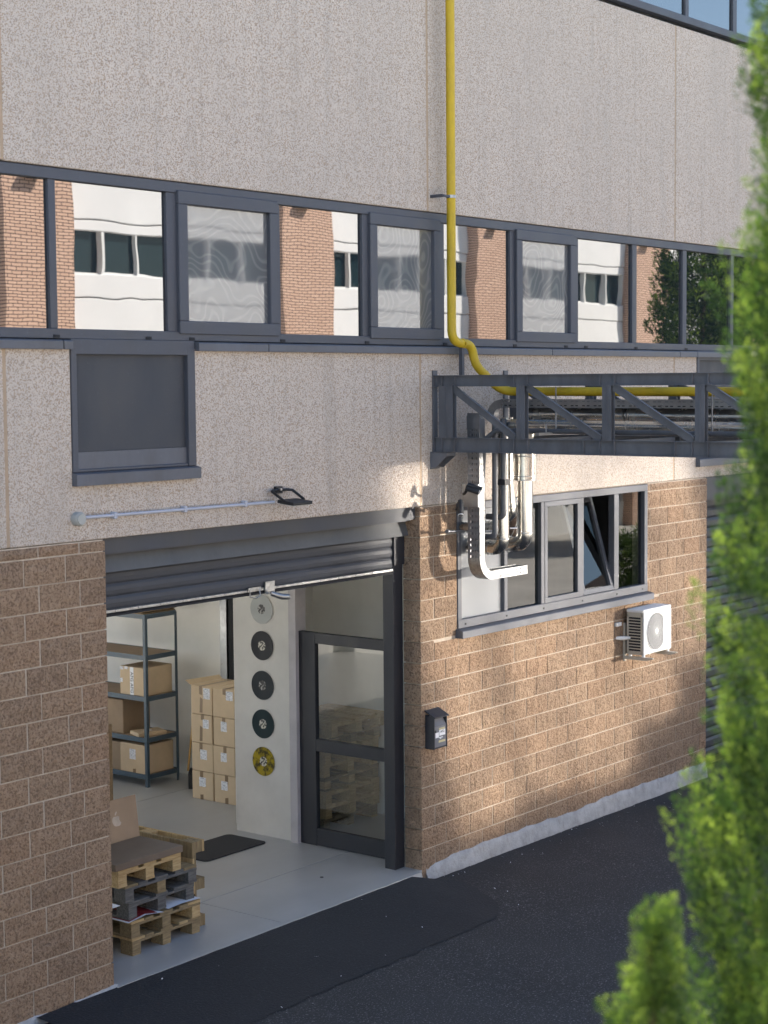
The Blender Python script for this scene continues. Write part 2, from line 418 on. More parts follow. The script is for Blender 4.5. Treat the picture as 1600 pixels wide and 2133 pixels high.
# precast panels
def panel(x0, x1, z0, z1):
    mb = MB(); mb.box(x0+.013, x1-.013, 0, .14, z0, z1); mb.build('concrete_panel', M['panel'], B, bevel=.006)
UP = [-15.05, -9.98, -4.91, .165, 4.96, 9.85, 14.75, 20]
for a, b in zip(UP, UP[1:]): panel(a, b, 6.245, 8.69)
LO = [-15.05, -9.98, -4.937, .03, 4.953]
def notched(outline):
    MB().prism(outline, .14, 0, 'y').build('concrete_panel', M['panel'], B, bevel=.006)
for a, b in zip(LO, LO[1:]):
    if a == -4.937:
        notched([(a+.013, 3.485), (b-.013, 3.485), (b-.013, 4.935), (-3.0, 4.935), (-3.0, 3.9), (-4.315, 3.9), (-4.315, 4.935), (a+.013, 4.935)])
    else: panel(a, b, 3.485, 4.935)
notched([(4.966, 3.485), (9.837, 3.485), (9.837, 4.935), (7.9, 4.935), (7.9, 3.62), (5.5, 3.62), (5.5, 4.935), (4.966, 4.935)])
panel(9.85, 20, 3.485, 4.935)
for x in UP[1:-1]: MB().box(x-.03, x+.03, .004, .1, 6.25, 8.685).build('joint_sealant', M['sealant'], B)
for x in LO[1:]: MB().box(x-.03, x+.03, .004, .1, 3.49, 4.93).build('joint_sealant', M['sealant'], B)
mb = MB(); mb.box(-15.05, 20, 0, .16, 10.06, 10.5); mb.build('parapet', M['panel'], B)
mb = MB(); mb.box(-15.05, 20, .16, 9.5, 10.3, 10.45); mb.build('roof', M['yard'], B)
mb = MB(); mb.box(-15.05, -14.9, .16, 9.5, -.3, 10.3); mb.box(19.85, 20, .16, 9.5, -.3, 10.3); mb.box(-15.05, 20, 9.4, 9.5, 4.6, 10.3)
mb.box(1.8, 20, 9.4, 9.5, -.3, 4.6); mb.box(-14.9, -10.1, 9.4, 9.5, -.3, 4.6); mb.build('rear_wall', M['plaster'], B)

# ribbon windows: frame > pane, sash_frame
def ribbon(z0, z1, zr0, zr1, muls, sashes, x0, x1, bot_rail):
    """z0..z1 glass, zr0..zr1 whole frame"""
    mb = MB()
    mb.box(x0, x1, .012, .11, z1, zr1)                       # head
    mb.box(x0, x1, .004, .11, zr0+bot_rail*.45, z0)             # bottom rail
    for a, b in muls: mb.box(a, b, .022, .10, z0, z1)
    fr = mb.build('window_frame', M['frame_grey'], B, bevel=.004)
    es = [x0]+[c for m in muls for c in m]+[x1]
    for a, b in zip(es[::2], es[1::2]):
        if b-a < .1: continue
        sash = any(abs(a-s) < .12 for s in sashes)
        if sash:
            mb = MB(); w_ = .085
            mb.box(a-.02, b+.02, -.012, .05, z0-.02, z0+w_); mb.box(a-.02, b+.02, -.012, .05, z1-w_, z1+.02)
            mb.box(a-.02, a+w_, -.012, .05, z0+w_, z1-w_); mb.box(b-w_, b+.02, -.012, .05, z0+w_, z1-w_)
            mb.build('sash_frame', M['frame_grey'], fr, bevel=.006)
            mb = MB(); mb.quad((a+w_, .03, z0+w_), (b-w_, .03, z0+w_), (b-w_, .03, z1-w_), (a+w_, .03, z1-w_)); mb.build('pane', M['screened_glass'], fr)
        else:
            mb = MB(); mb.box(a+.002, b-.002, .05, .058, z0+.002, z1-.002); mb.build('pane', M['coated_glass'], fr)
    return fr
muls = [(-13, -12.92), (-11.5, -11.42), (-10, -9.92), (-8.6, -8.52), (-7.2, -7.12), (-5.8, -5.73), (-4.473, -4.404), (-3.263, -3.14), (-1.99, -1.915), (-.80, -.70), (.335, .45), (1.577, 1.675), (2.76, 2.875), (4.02, 4.118), (5.19, 5.285), (6.41, 6.49), (7.6, 7.68), (9, 9.08), (10.4, 10.48), (12, 12.1)]
fr1 = ribbon(5.068, 6.155, 4.94, 6.238, muls, [-3.14, -.70, 1.675], -15, 16, .12)
mb = MB()                                                     # drip caps under the mullions
for x in (-4.44, -3.5, -3.02, -1.92, -.77, .43, 1.63, 2.6, 3.0, 4.07, 5.24): mb.box(x-.028, x+.028, -.004, .02, 5.0, 5.022)
mb.build('drip_cap', M['dark_void'], fr1)
mb = MB()
for a, b in ((-15, -5.35), (-5.33, -4.42), (-4.41, -4.325), (-2.99, -2.16), (-2.15, .62), (.63, 2.25), (2.26, 5.0), (5.01, 5.43), (5.44, 16)):
    mb.prism([(-.05, 4.915), (.06, 4.915), (.06, 4.992), (-.035, 4.985), (-.05, 4.975)], a, b, 'x')
mb.build('window_sill', M['sill_metal'], B, bevel=.002)

um = [(-12, -11.9), (-10.8, -10.7), (-9.6, -9.5), (-8.4, -8.3), (-7.2, -7.1), (-6, -5.9), (-4.8, -4.7), (-3.6, -3.5), (-2.3, -2.2), (-1, -.9), (.3, .4), (1.6, 1.7), (2.85, 2.93), (4.06, 4.14), (5.23, 5.31), (6.43, 6.53), (7.65, 7.75), (8.9, 9), (10.1, 10.2), (12, 12.1)]
ribbon(8.835, 10.0, 8.695, 10.06, um, [], -15, 16, .13)

# dark louvre-like infill panel above the gate (and the next one)
def vent(x0, x1, z0, z1):
    mb = MB()
    mb.box(x0, x0+.055, -.012, .1, z0+.1, z1); mb.box(x1-.085, x1, -.012, .1, z0+.1, z1); mb.box(x0, x1, -.010, .1, z1-.055, z1+.06)
    mb.box(x0+.055, x1-.085, -.002, .1, z0+.1, z0+.122)
    f = mb.build('vent_frame', M['frame_grey'], B, bevel=.004)
    mb = MB(); mb.box(x0+.055, x1-.085, .03, .1, z0+.25, z1-.055); mb.build('vent_panel', M['vent_grey'], f)
    mb = MB(); mb.box(x0+.055, x1-.085, .018, .1, z0+.122, z0+.249); mb.build('vent_lower_panel', M['sill_metal'], f)
    mb = MB(); mb.prism([(-.055, z0), (.03, z0), (.03, z0+.1), (-.02, z0+.095), (-.055, z0+.085)], x0-.005, x1+.005, 'x'); mb.build('vent_sill', M['sill_metal'], f)
vent(-4.315, -3.0, 3.9, 4.935); vent(5.5, 7.9, 3.62, 4.935)

# ---- split-face block walls
def block_mesh(w, h, d, seed, ends=(0, 0)):
    r = random.Random(seed); nx = max(2, round(w/.1)); nz = 2
    vs = []; fs = []
    def P(i, j):
        x = w*i/nx; z = h*j/nz; edge = i in (0, nx) or j in (0, nz)
        y = .001 if edge else -.003-.011*r.random()
        if edge: x += (.002 if i == 0 else -.002 if i == nx else 0)*r.random(); y -= .002*r.random()
        return (x, y, z)
    for j in range(nz+1):
        for i in range(nx+1): vs.append(P(i, j))
    fs += [(j*(nx+1)+i, j*(nx+1)+i+1, (j+1)*(nx+1)+i+1, (j+1)*(nx+1)+i) for j in range(nz) for i in range(nx)]
    n = len(vs)
    def side(ids, rough):
        base = len(vs); k = len(ids)
        mid = d*.5
        for q in ids: 
            x, y, z = vs[q]; vs.append((x+(rough*(.004+.008*r.random())), mid, z))
        for q in ids: x, y, z = vs[q]; vs.append((x, d, z))
        for t in range(k-1):
            fs.append((ids[t], ids[t+1], base+t+1, base+t)); fs.append((base+t, base+t+1, base+k+t+1, base+k+t))
    side([j*(nx+1) for j in range(nz, -1, -1)][::-1][::-1], -ends[0])
    side([j*(nx+1)+nx for j in range(nz+1)], ends[1])
    side([i for i in range(nx+1)], 0)
    side([nz*(nx+1)+i for i in range(nx, -1, -1)], 0)
    me = bpy.data.meshes.new('block'); me.from_pydata(vs, [], fs); me.materials.append(M['block'])
    bm = bmesh.new(); bm.from_mesh(me); bmesh.ops.recalc_face_normals(bm, faces=bm.faces); bm.to_mesh(me); bm.free()
    return me
BM = {}
def get_block(w, h, seed, ends):
    key = (round(w, 3), round(h, 3), seed % 5, ends)
    if key not in BM: BM[key] = block_mesh(w, h, .2, hash(key) % 9999, ends)
    return BM[key]
def block_wall(x0, x1, from_left, hole, offs, seed0, ztop=3.48):
    mb = MB()
    e0 = .018 if from_left else 0; e1 = 0 if from_left else .018
    def mp(a, b, c, d): mb.box(a, b, .0042, .19, c, d)
    a, b = x0+e0, x1-.018
    if hole:
        hx0, hx1, hz0, hz1 = hole
        mp(a, hx0, -.2, ztop); mp(hx1, b, -.2, ztop); mp(hx0, hx1, -.2, hz0); mp(hx0, hx1, hz1, ztop+.001)
    else: mp(a, b, -.2, ztop)
    wall = mb.build('block_wall', M['mortar'], B)
    rnd = random.Random(seed0); g = .0115
    zs = [(-.12, .19)] + [(.19+.2*i, .39+.2*i) for i in range(16)] + [(3.39, ztop-.004)]
    for r, (za, zb) in enumerate(zs):
        off = offs[r % 2]
        cuts = []
        if from_left:
            x = x0
            cuts = [x0]; x = x0+off
            while x < x1-.06: cuts.append(x); x += .4
            cuts.append(x1)
        else:
            cuts = [x1]; x = x1-off
            while x > x0+.06: cuts.append(x); x -= .4
            cuts.append(x0); cuts.reverse()
        for i, (p, q) in enumerate(zip(cuts, cuts[1:])):
            segs = [(p, q)]
            if hole and zb > hole[2]+.03 and za < hole[3]-.03:
                segs = [(u, v) for u, v in ((p, min(q, hole[0])), (max(p, hole[1]), q)) if v-u > .04]
            for u, v in segs:
                l = 0 if abs(u-x0) < 1e-6 else g*.65; rr = 0 if abs(v-x1) < 1e-6 else g*.65
                zl, zh = za+g/2, zb-g/2
                if hole and zb > hole[2] and za < hole[2] and v > hole[0] and u < hole[1]: zh = min(zh, hole[2]-.002) 
                if zh-zl < .03: continue
                ends = (1 if l == 0 and from_left else 0, 1 if rr == 0 and v == x1 else 0)
                me = get_block(v-u-l-rr, zh-zl, rnd.randrange(99), ends)
                o = bpy.data.objects.new('block', me); COL.objects.link(o); o.parent = wall
                o.location = (u+l+rnd.uniform(-.0015, .0015)*(0 if (l == 0 or rr == 0) else 1), rnd.uniform(-.003, .0), zl+rnd.uniform(-.0015, .0015))
    return wall
block_wall(-5.75, -4.005, False, None, (.4, .26), 3)
block_wall(0, 5.775, True, (.6, 4.325, 2.165, 3.478), (.22, .4), 5)
# lime-washed strips at the foot of the block walls
def plinth(x0, x1, top, seed):
    r = random.Random(seed); n = int((x1-x0)/.05); vs = []
    t = 0; bt = 0
    for i in range(n+1):
        x = x0+(x1-x0)*i/n
        t = t*.75+r.uniform(-.006, .006); bt = bt*.6+r.uniform(-.006, .006)
        yo = -.030 if (i > 1 or x0 < -1) else -.012
        zt = top(x)+t; zb = gz(x)-.03
        vs += [(x, .004, zt+.006), (x, yo*.55, zt), (x, yo, zt-.05), (x, yo-.012, (zt+zb)/2), (x, yo-.025+bt, zb+.02), (x, yo-.025+bt, zb-.05)]
    mb = MB(); mb.smooth = True
    mb.add(vs, [(i*6+j, i*6+j+1, i*6+j+7, i*6+j+6) for i in range(n) for j in range(5)])
    mb.add(vs[-6:], [(0, 1, 2, 3, 4, 5)]); mb.add(vs[:6], [(5, 4, 3, 2, 1, 0)])
    return mb.build('plinth_render', M['plinth'], B)
plinth(.06, 5.74, lambda x: (-.01+.05*min(1, x/.5)+.008*math.sin(x*2.1)), 2)
plinth(-5.75, -3.975, lambda x: .005+.02*math.sin(x*3)-.03*max(0, x+4.15), 4)

# ---- workshop interior shell (parts of the building)
def wallpart(name, boxes, m):
    mb = MB()
    for b in boxes: mb.box(*b)
    return mb.build(name, M[m], B)
wallpart('partition_wall', [(1.67, 1.8, 2.66, 9.3, 0, 4.6), (1.5, 1.62, .21, 2.6, 0, 4.6), (.28, 1.67, 2.6, 2.66, 0, 4.6)], 'white_wall')
wallpart('inner_wall', [(-10.1, -10, .2, 9.3, 0, .9), (-10.1, -10, .2, 9.3, 3.9, 4.6), (-10.1, -10, .2, 1.2, .9, 3.9), (-10.1, -10, 8.3, 9.3, .9, 3.9),
     (-10, -9.7, 9.3, 9.4, 0, 4.6), (1.4, 1.8, 9.3, 9.4, 0, 4.6), (-9.7, 1.4, 9.3, 9.4, 4.4, 4.6), (-10.1, -5.75, .2, .3, 0, 4.6), (-10, -4.005, .2, .3, 3.2, 4.6), (-5.75, -4.13, .2, .3, 0, 3.2), (-4.005, 5.8, .36, .44, 3.44, 4.6), (.28, .6, .2, .26, 0, 3.4), (.6, 1.5, .2, .26, 0, 2.15)], 'white_wall')
wallpart('ceiling', [(-10.1, 8, .2, 9.4, 4.6, 4.75)], 'white_wall')
wallpart('column', [(.08, .28, 1.69, 2.47, 0, 4.6)], 'column_plaster')
wallpart('corner_post', [(.042, .20, 1.595, 1.688, 0, 4.6)], 'post_plaster')
wallpart('door_trim', [(1.60, 1.668, 4.00, 4.10, 1.0, 3.4)], 'zinc'); wallpart('door_trim', [(1.615, 1.668, 3.90, 3.98, 1.0, 3.4)], 'dark_void')
# office behind the lower window
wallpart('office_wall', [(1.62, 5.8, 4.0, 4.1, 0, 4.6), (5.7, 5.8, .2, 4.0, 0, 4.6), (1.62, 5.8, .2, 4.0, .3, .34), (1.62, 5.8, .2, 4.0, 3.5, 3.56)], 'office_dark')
wallpart('skirting', [(.082, .27, 1.68, 1.688, 0, .07)], 'column_plaster')
# conduit high on the side wall
mb = MB(); mb.tube([(1.485, .3, 2.72), (1.485, 2.55, 2.72)], .013, 8)
for y in (.8, 1.3, 1.8): mb.box(1.465, 1.5, y-.02, y+.02, 2.695, 2.745)
mb.build('wall_conduit', M['conduit_grey'], B)

# ---- lower window with a tilted sash
mb = MB()
Z0, Z1 = 2.255, 3.475
mb.box(.60, 4.322, -.012, .07, Z1-.075, Z1); mb.box(.60, 4.322, -.015, .07, Z0, Z0+.085)
mb.box(.60, .665, -.012, .07, Z0+.085, Z1-.075); mb.box(4.25, 4.322, -.012, .07, Z0+.085, Z1-.075)
for a, b in ((1.415, 1.475), (2.10, 2.165), (2.868, 2.945), (3.585, 3.685)): mb.box(a, b, -.006, .07, Z0+.085, Z1-.075)
lw = mb.build('lower_window', M['frame_light'], B, bevel=.004)
za, zb = Z0+.085, Z1-.075
for a, b, m in ((.665, 1.415, 'frosted_film'), (1.475, 2.10, 'tint_glass'), (3.685, 4.25, 'tint_glass')):
    mb = MB(); mb.quad((a, .035, za), (b, .035, za), (b, .035, zb), (a, .035, zb)); mb.build('pane', M[m], lw)
def sash(a, b, tilt):
    s_, c_ = math.sin(tilt), math.cos(tilt); h = zb-za
    def T(u, y, t): return (u, .01+y*c_+t*s_, za+t*c_-y*s_)
    mb = MB(); w_ = .055
    def bx(u0, u1, t0, t1):
        vs = [T(u0, -.02, t0), T(u1, -.02, t0), T(u1, .035, t0), T(u0, .035, t0), T(u0, -.02, t1), T(u1, -.02, t1), T(u1, .035, t1), T(u0, .035, t1)]
        mb.add(vs, [(0,3,2,1),(4,5,6,7),(0,1,5,4),(1,2,6,5),(2,3,7,6),(3,0,4,7)])
    bx(a, b, 0, w_); bx(a, b, h-w_, h); bx(a, a+w_, w_, h-w_); bx(b-w_, b, w_, h-w_)
    mb.build('sash_frame', M['frame_light'], lw, bevel=.003)
    mb = MB(); mb.quad(T(a+w_, .01, w_), T(b-w_, .01, w_), T(b-w_, .01, h-w_), T(a+w_, .01, h-w_)); mb.build('pane', M['tint_glass'], lw)
sash(2.165, 2.868, 0); sash(2.945, 3.585, math.radians(16))
mb = MB()
for x in (.72, 1.44, 2.13, 2.9, 3.63, 4.2): mb.box(x-.012, x+.012, -.018, 0, Z0+.028, Z0+.045)
mb.build('drip_cap', M['dark_void'], lw)
mb = MB(); mb.prism([(-.085, 2.165), (.07, 2.165), (.07, 2.262), (-.05, 2.245), (-.085, 2.235)], .575, 4.345, 'x'); mb.build('window_sill', M['sill_metal'], lw, bevel=.003)
mb = MB(); mb.tube([(1.75, .5, 2.35), (2.25, .32, 3.3)], .006, 6); mb.build('cord', M['white_paper'], lw)

# ---- roller shutter of the gate: fascia, cover plate, slats, bottom rail
sh = MB().box(-4.0, -.0, .05, .20, 3.36, 3.482)
shutter = sh.build('roller_shutter', M['shutter_paint'], B)
mb = MB(); mb.box(-4.0, .0, .10, .22, 3.345, 3.359); mb.build('fascia_lip', M['frame_grey'], shutter)
mb = MB(); mb.prism([(.13, 3.205), (.21, 3.205), (.25, 3.34), (.17, 3.34)], -4.0, .0, 'x'); mb.build('cover_plate', M['shutter_plate'], shutter)
for i in range(3):
    zt = 3.2-.1*i
    prof = [(.215, zt), (.205, zt-.02), (.20, zt-.05), (.205, zt-.08), (.215, zt-.099), (.235, zt-.099), (.235, zt)]
    mb = MB(); mb.prism(prof, -3.99, -.16, 'x'); mb.build('shutter_slat', M['shutter_paint'], shutter)
mb = MB(); mb.box(-3.99, -.16, .195, .24, 2.875, 2.899)
rail = mb.build('bottom_rail', M['steel_bar'], shutter, bevel=.003)
mb = MB(); mb.box(-3.99, -.16, .198, .236, 2.846, 2.862); mb.box(-3.99, -.16, .215, .235, 2.862, 2.875); mb.build('rubber_seal', M['rubber'], rail)
mb = MB()
for i in range(15):
    x = -3.72+i*.25; mb.disc((x, .193, 2.888), (0, 1, 0), .008, .006, 8)
mb.build('bolt_heads', M['zinc'], rail)
mb = MB(); mb.box(-1.98, -1.86, .18, .196, 2.84, 2.95); mb.tube([(-1.95, .15, 2.85), (-1.86, .10, 2.815), (-1.80, .07, 2.81)], [.022, .028, .024], 10)
mb.tube([(-2.18, .18, 2.9), (-2.19, .17, 2.84), (-2.12, .16, 2.825), (-2.06, .17, 2.84), (-2.06, .18, 2.9)], .006, 8)
mb.box(-2.2, -2.04, .178, .19, 2.895, 2.915); mb.build('shutter_lock', M['steel_bar'], shutter)
mb = MB(); mb.box(-.15, -.002, .205, .33, 0, 3.2); mb.build('guide_rail', M['door_black'], shutter, bevel=.003)
mb = MB(); mb.box(-4.003, -3.9, .24, .33, 0, 3.2); mb.build('guide_rail', M['door_black'], shutter, bevel=.003)
mb = MB(); mb.box(-.158, -.0, .182, .20, 2.93, 3.2); mb.build('guide_cover', M['door_black'], shutter)

# ---- glazed door leaf standing inside the gate
mb = MB()
X0, X1 = .09, .15
mb.box(X0, X1, 1.385, 1.60, 0, 2.165); mb.box(X0, X1, .36, .462, 0, 2.165)
mb.box(X0+.002, X1-.002, .462, 1.385, .005, .178); mb.box(X0+.002, X1-.002, .462, 1.385, .965, 1.09); mb.box(X0+.002, X1-.002, .462, 1.385, 2.055, 2.163)
door = mb.build('glazed_door', M['door_black'], B, bevel=.004)
for za_, zb_ in ((.178, .965), (1.09, 2.055)):
    mb = MB(); mb.quad((.12, .462, za_), (.12, 1.385, za_), (.12, 1.385, zb_), (.12, .462, zb_)); mb.build('pane', M['clear_glass'], door)
mb = MB(); mb.tube([(.07, .41, .95), (.07, .41, 1.12)], .012, 10); mb.box(.06, .095, .40, .42, 1.03, 1.05); mb.build('door_handle', M['door_black'], door)
# neighbouring gate on the right
mb = MB(); mb.box(5.78, 10, .02, .2, 3.2, 3.482); ns = mb.build('closed_shutter', M['shutter_paint'], B)
for i in range(26):
    zt = 3.2-.125*i
    if zt < -.1: break
    mb = MB(); mb.prism([(.235, zt), (.22, zt-.03), (.22, zt-.095), (.235, zt-.124), (.26, zt-.124), (.26, zt)], 5.98, 10, 'x'); mb.build('shutter_slat', M['shutter_paint'], ns)
mb = MB(); mb.box(5.776, 5.98, .2, .3, -.2, 3.2); mb.build('guide_rail', M['door_black'], ns)
mb = MB(); mb.box(10, 20, .0, .2, -.3, 3.48); mb.box(-15, -5.76, .0, .2, -.3, 3.48); mb.build('block_wall_far', M['block'], B)
# ================================================================== THINGS ON THE FACADE
def arc(p0, p1, p2, n=4):
    """quadratic bend through three points"""
    p0, p1, p2 = V(p0), V(p1), V(p2)
    return [p0*(1-t)**2+p1*2*t*(1-t)+p2*t*t for t in [i/n for i in range(n+1)]]
# yellow gas pipe
g = empty('gas_pipe', (.355, -.13, 5), 'yellow gas pipe running down the wall and out along the steel truss', 'pipe')
GP = [(.355, -.13, 10.9)] + arc((.355, -.13, 5.14), (.36, -.13, 5.02), (.50, -.14, 5.015), 6) + arc((.54, -.145, 5.015), (.66, -.15, 5.01), (.675, -.155, 4.90), 6) + arc((.68, -.16, 4.87), (.69, -.17, 4.80), (.78, -.20, 4.73), 3) + arc((.90, -.25, 4.62), (.99, -.28, 4.553), (1.0, -.42, 4.553), 6) + [(1.0, -6, 4.53)]
mb = MB(); mb.tube(GP, .0425, 20); mb.build('pipe', M['gas_yellow'], g)
for z in (5.135, 5.62, 7.6): MB().tube([(.355, -.13, z-.004), (.355, -.13, z+.004)], .0445, 20).build('weld_ring', M['gas_yellow'], g)
MB().tube([(.79, -.205, 4.722), (.795, -.207, 4.717)], .0445, 20).build('weld_ring', M['gas_yellow'], g)
for y in (-1.1, -2.3): MB().tube([(1.0, y, 4.548), (1.0, y-.008, 4.548)], .0445, 20).build('weld_ring', M['gas_yellow'], g)
mb = MB(); mb.tube([(.355, -.13, 6.372), (.355, -.13, 6.400)], .047, 20); mb.box(.40, .425, -.14, -.12, 6.374, 6.398); cl = mb.build('pipe_clamp', M['zinc'], g)
mb = MB(); mb.box(.21, .315, -.15, -.12, 6.376, 6.396); mb.box(.20, .22, -.14, .0, 6.372, 6.40); mb.build('clamp_arm', M['frame_grey'], cl)
mb = MB(); mb.tube([(.50, -.14, 5.015), (.525, -.14, 5.015)], .0475, 20); mb.box(.50, .52, -.20, -.18, 5.0, 5.03); mb.build('pipe_clamp', M['gas_yellow'], g)
mb = MB(); mb.box(.49, .525, -.155, -.115, 4.715, 4.975); mb.build('support_post', M['frame_grey'], g)

# steel truss bridge carrying the pipes
gt = empty('pipe_truss', (.24, 0, 3.99), 'dark grey steel truss bridge carrying pipes out from the factory wall', 'truss')
YE = -6.2
def hbeam(x, y0, y1, z0, z1, w_=.075):
    mb = MB(); t = .007
    mb.box(x-w_/2, x+w_/2, y0, y1, z1-t, z1); mb.box(x-w_/2, x+w_/2, y0, y1, z0, z0+t); mb.box(x-.004, x+.004, y0, y1, z0+t, z1-t)
    return mb.build('chord', M['gantry_paint'], gt)
YV = [-.16, -1.0, -1.905, -2.815, -3.72, -4.63, -5.54]
for x in (.24, 1.44):
    hbeam(x, -.02, YE, 4.607, 4.713); hbeam(x, -.02, YE, 3.992, 4.128)
    for i, y in enumerate(YV):
        mb = MB(); w_ = .045 if i else .08
        mb.box(x-.034, x-.026, y-w_, y+w_, 4.128, 4.607); mb.box(x+.026, x+.034, y-w_, y+w_, 4.128, 4.607); mb.box(x-.026, x+.026, y-.005, y+.005, 4.128, 4.607); mb.box(x-.040, x-.034, y-.006, y+.006, 4.128, 4.607)
        if i == 0: mb.box(x-.034, x+.034, -.018, -.006, 3.9, 4.76)
        mb.build('post', M['gantry_paint'], gt)
        if i+1 < len(YV):
            y2 = YV[i+1]
            mb = MB(); a = V((x, y-.06, 4.60)); b = V((x, y2+.07, 4.135)); d = (b-a).normalized(); n_ = V((1, 0, 0)); u = d.cross(n_)
            def bar(off_n, wn, off_u, wu):
                vs = [p+n_*(off_n+sx*wn)+u*(off_u+su*wu) for p in (a, b) for sx, su in ((-1,-1),(1,-1),(1,1),(-1,1))]
                mb.add(vs, [(0,3,2,1),(4,5,6,7),(0,1,5,4),(1,2,6,5),(2,3,7,6),(3,0,4,7)])
            bar(-.012, .004, .0, .036); bar(-.026, .012, .032, .004)
            mb.build('diagonal', M['gantry_paint'], gt)
    # stiffener plates between the flanges
    mb = MB()
    for y in YV:
        for dy in (-.075, .075) if y < -.5 else (.05, -.1):
            mb.box(x-.036, x+.036, y+dy-.004, y+dy+.004, 4.614, 4.70); mb.box(x-.036, x+.036, y+dy-.004, y+dy+.004, 4.0, 4.121)
        mb.box(x-.036, x+.036, y+.24-.004, y+.24+.004, 4.0, 4.121) if y < -.5 else None
    mb.build('stiffener', M['gantry_paint'], gt)
for y in YV[1:]:
    mb = MB(); mb.box(.275, 1.405, y-.03, y+.03, 4.06, 4.12); mb.build('cross_beam', M['gantry_paint'], gt)
    mb = MB(); mb.box(.275, 1.405, y-.03, y+.03, 4.63, 4.69); mb.build('cross_beam', M['gantry_paint'], gt)
for x in (.24, 1.44):
    mb = MB(); mb.prism([(-.015, 3.988), (-.20, 3.988), (-.20, 3.955), (-.06, 3.845), (-.015, 3.845)], x-.07, x-.062, 'x'); mb.prism([(-.015, 3.988), (-.20, 3.988), (-.20, 3.955), (-.06, 3.845), (-.015, 3.845)], x+.062, x+.07, 'x')
    mb.box(x-.062, x+.062, -.2, -.19, 3.955, 3.988); mb.box(x-.07, x+.07, -.015, -.003, 3.83, 3.99); mb.build('bracket', M['gantry_paint'], gt)

# polished metal ducts
def duct(loc, label, runs, rings=(), m='duct', group='pipes running down from the truss', cat='pipe', name='metal_duct'):
    e = empty(name, loc, label, cat, group)
    for pts, r in runs: MB().tube(pts, r, 24).build('duct_section', M[m], e)
    if rings:
        for p, d, r in rings:
            p = V(p); d = V(d).normalized()*.006; MB().tube([p-d, p+d], r, 24).build('seam_ring', M['zinc' if m == 'duct' else m], e)
    return e
def lobster(x, y, ztop, zb, r, ywall=.0):
    """vertical leg that turns into the wall through mitred segments"""
    R_ = r*1.55
    pts = [(x, y, ztop), (x, y, zb+R_)]
    pts += [(x, y+R_*(1-math.cos(a)), zb+R_*(1-math.sin(a))) for a in (math.radians(90-0),)][:0]
    for k_ in (1, 2, 3):
        a = math.radians(30*k_); pts.append((x, y+R_*(1-math.cos(a)), zb+R_-R_*math.sin(a)))
    pts.append((x, ywall, zb)); return pts
# wide duct with a wider sleeve
px_, py_ = 1.045, -.50
duct((px_, py_, 3), 'widest shiny duct with a broad sleeve near its top, bending into the wall', [(lobster(px_, py_, 4.2, 3.065, .075), .075), ([(px_, py_, 4.2), (px_, py_, 3.70)], .108), ([(px_, py_, 4.28), (px_, py_-.05, 4.33), (px_+.05, -.75, 4.335), (1.1, -6, 4.30)], .066)],
     [((px_, py_, 3.735), (0, 0, 1), .112), ((px_, py_, 3.70), (0, 0, 1), .111), ((px_, py_, 3.93), (0, 0, 1), .111), ((px_, py_, 3.185), (0, 0, 1), .077), ((px_, py_+.19, 3.065), (0, 1, 0), .078), ((1.07, -1.6, 4.33), (0, 1, 0), .069), ((1.075, -1.64, 4.33), (0, 1, 0), .069)])
px2, py2 = .80, -.40
duct((px2, py2, 3), 'narrower shiny duct with a bright bottom bend, left of the widest duct', [(lobster(px2, py2, 4.15, 3.04, .064), .064), ([(px2, py2, 4.15), (px2, py2-.03, 4.22), (px2, -.55, 4.235), (px2, -6, 4.21)], .060)],
     [((px2, py2, 3.14), (0, 0, 1), .066), ((px2, py2+.15, 3.04), (0, 1, 0), .067), ((px2, -1.3, 4.232), (0, 1, 0), .063)])
px3, py3 = 1.13, -.24
duct((px3, py3, 3), 'shiny duct with a cone-shaped widening behind the two front ducts', [([(px3, py3, 4.3), (px3, py3, 3.68), (px3-.0, py3, 3.43), (px3, py3, 3.36), (px3-.02, py3+.10, 3.24), (px3-.02, .03, 3.22)], [.055, .055, .085, .085, .05, .05])],
     [((px3, py3, 3.68), (0, 0, 1), .058), ((px3, py3, 3.43), (0, 0, 1), .087)])
px4, py4 = .66, -.24
duct((px4, py4, 3), 'thin brownish steel duct beside the perforated tray', [([(px4, py4, 4.3), (px4, py4, 3.33), (px4+.0, py4+.1, 3.25), (px4, .03, 3.25)], .045)], [((px4, py4, 3.72), (0, 0, 1), .05), ((px4, py4, 3.30), (0, 0, 1), .05)])
def grey_pipe(x, y, zb, label, r, ring_z):
    e = duct((x, y, zb), label, [([(x, y, 4.3), (x, y, zb+.07)]+arc((x, y, zb+.06), (x, y, zb), (x, y+.07, zb), 5)+[(x, y+.19, zb)], r)], [((x, y, z), (0, 0, 1), r*1.18) for z in ring_z]+[((x, y+.085, zb), (0, 1, 0), r*1.2)], m='pvc_dark', name='grey_pipe')
    return e
grey_pipe(.615, -.44, 3.17, 'dark grey pipe ending lowest, in front of the first shiny duct', .028, (3.63, 3.57, 3.245))
e = grey_pipe(.715, -.47, 3.355, 'dark grey pipe ending higher, with a black coupling', .030, (3.63, 3.42))
mb = MB(); mb.box(.715-.042, .715+.042, -.515, -.425, 3.665, 3.72); mb.build('coupling', M['cable_black'], e)
e = empty('insulated_pipe', (.95, -2, 4.2), 'dark insulated pipe lying in the truss above the white strut', 'pipe', 'pipes running down from the truss')
mb = MB(); mb.tube([(.55, -.6, 4.19), (.55, -6, 4.17)], .024, 12); mb.tube([(.55, -.6, 4.19), (.55, -.5, 4.19), (.5, -.4, 4.1), (.5, -.35, 3.4)], .024, 12); mb.build('pipe', M['pvc_dark'], e)
e = empty('pipe_support_strut', (.3, -1.12, 4.18), 'light metal strut with upright bolts under the pipes in the truss', 'strut')
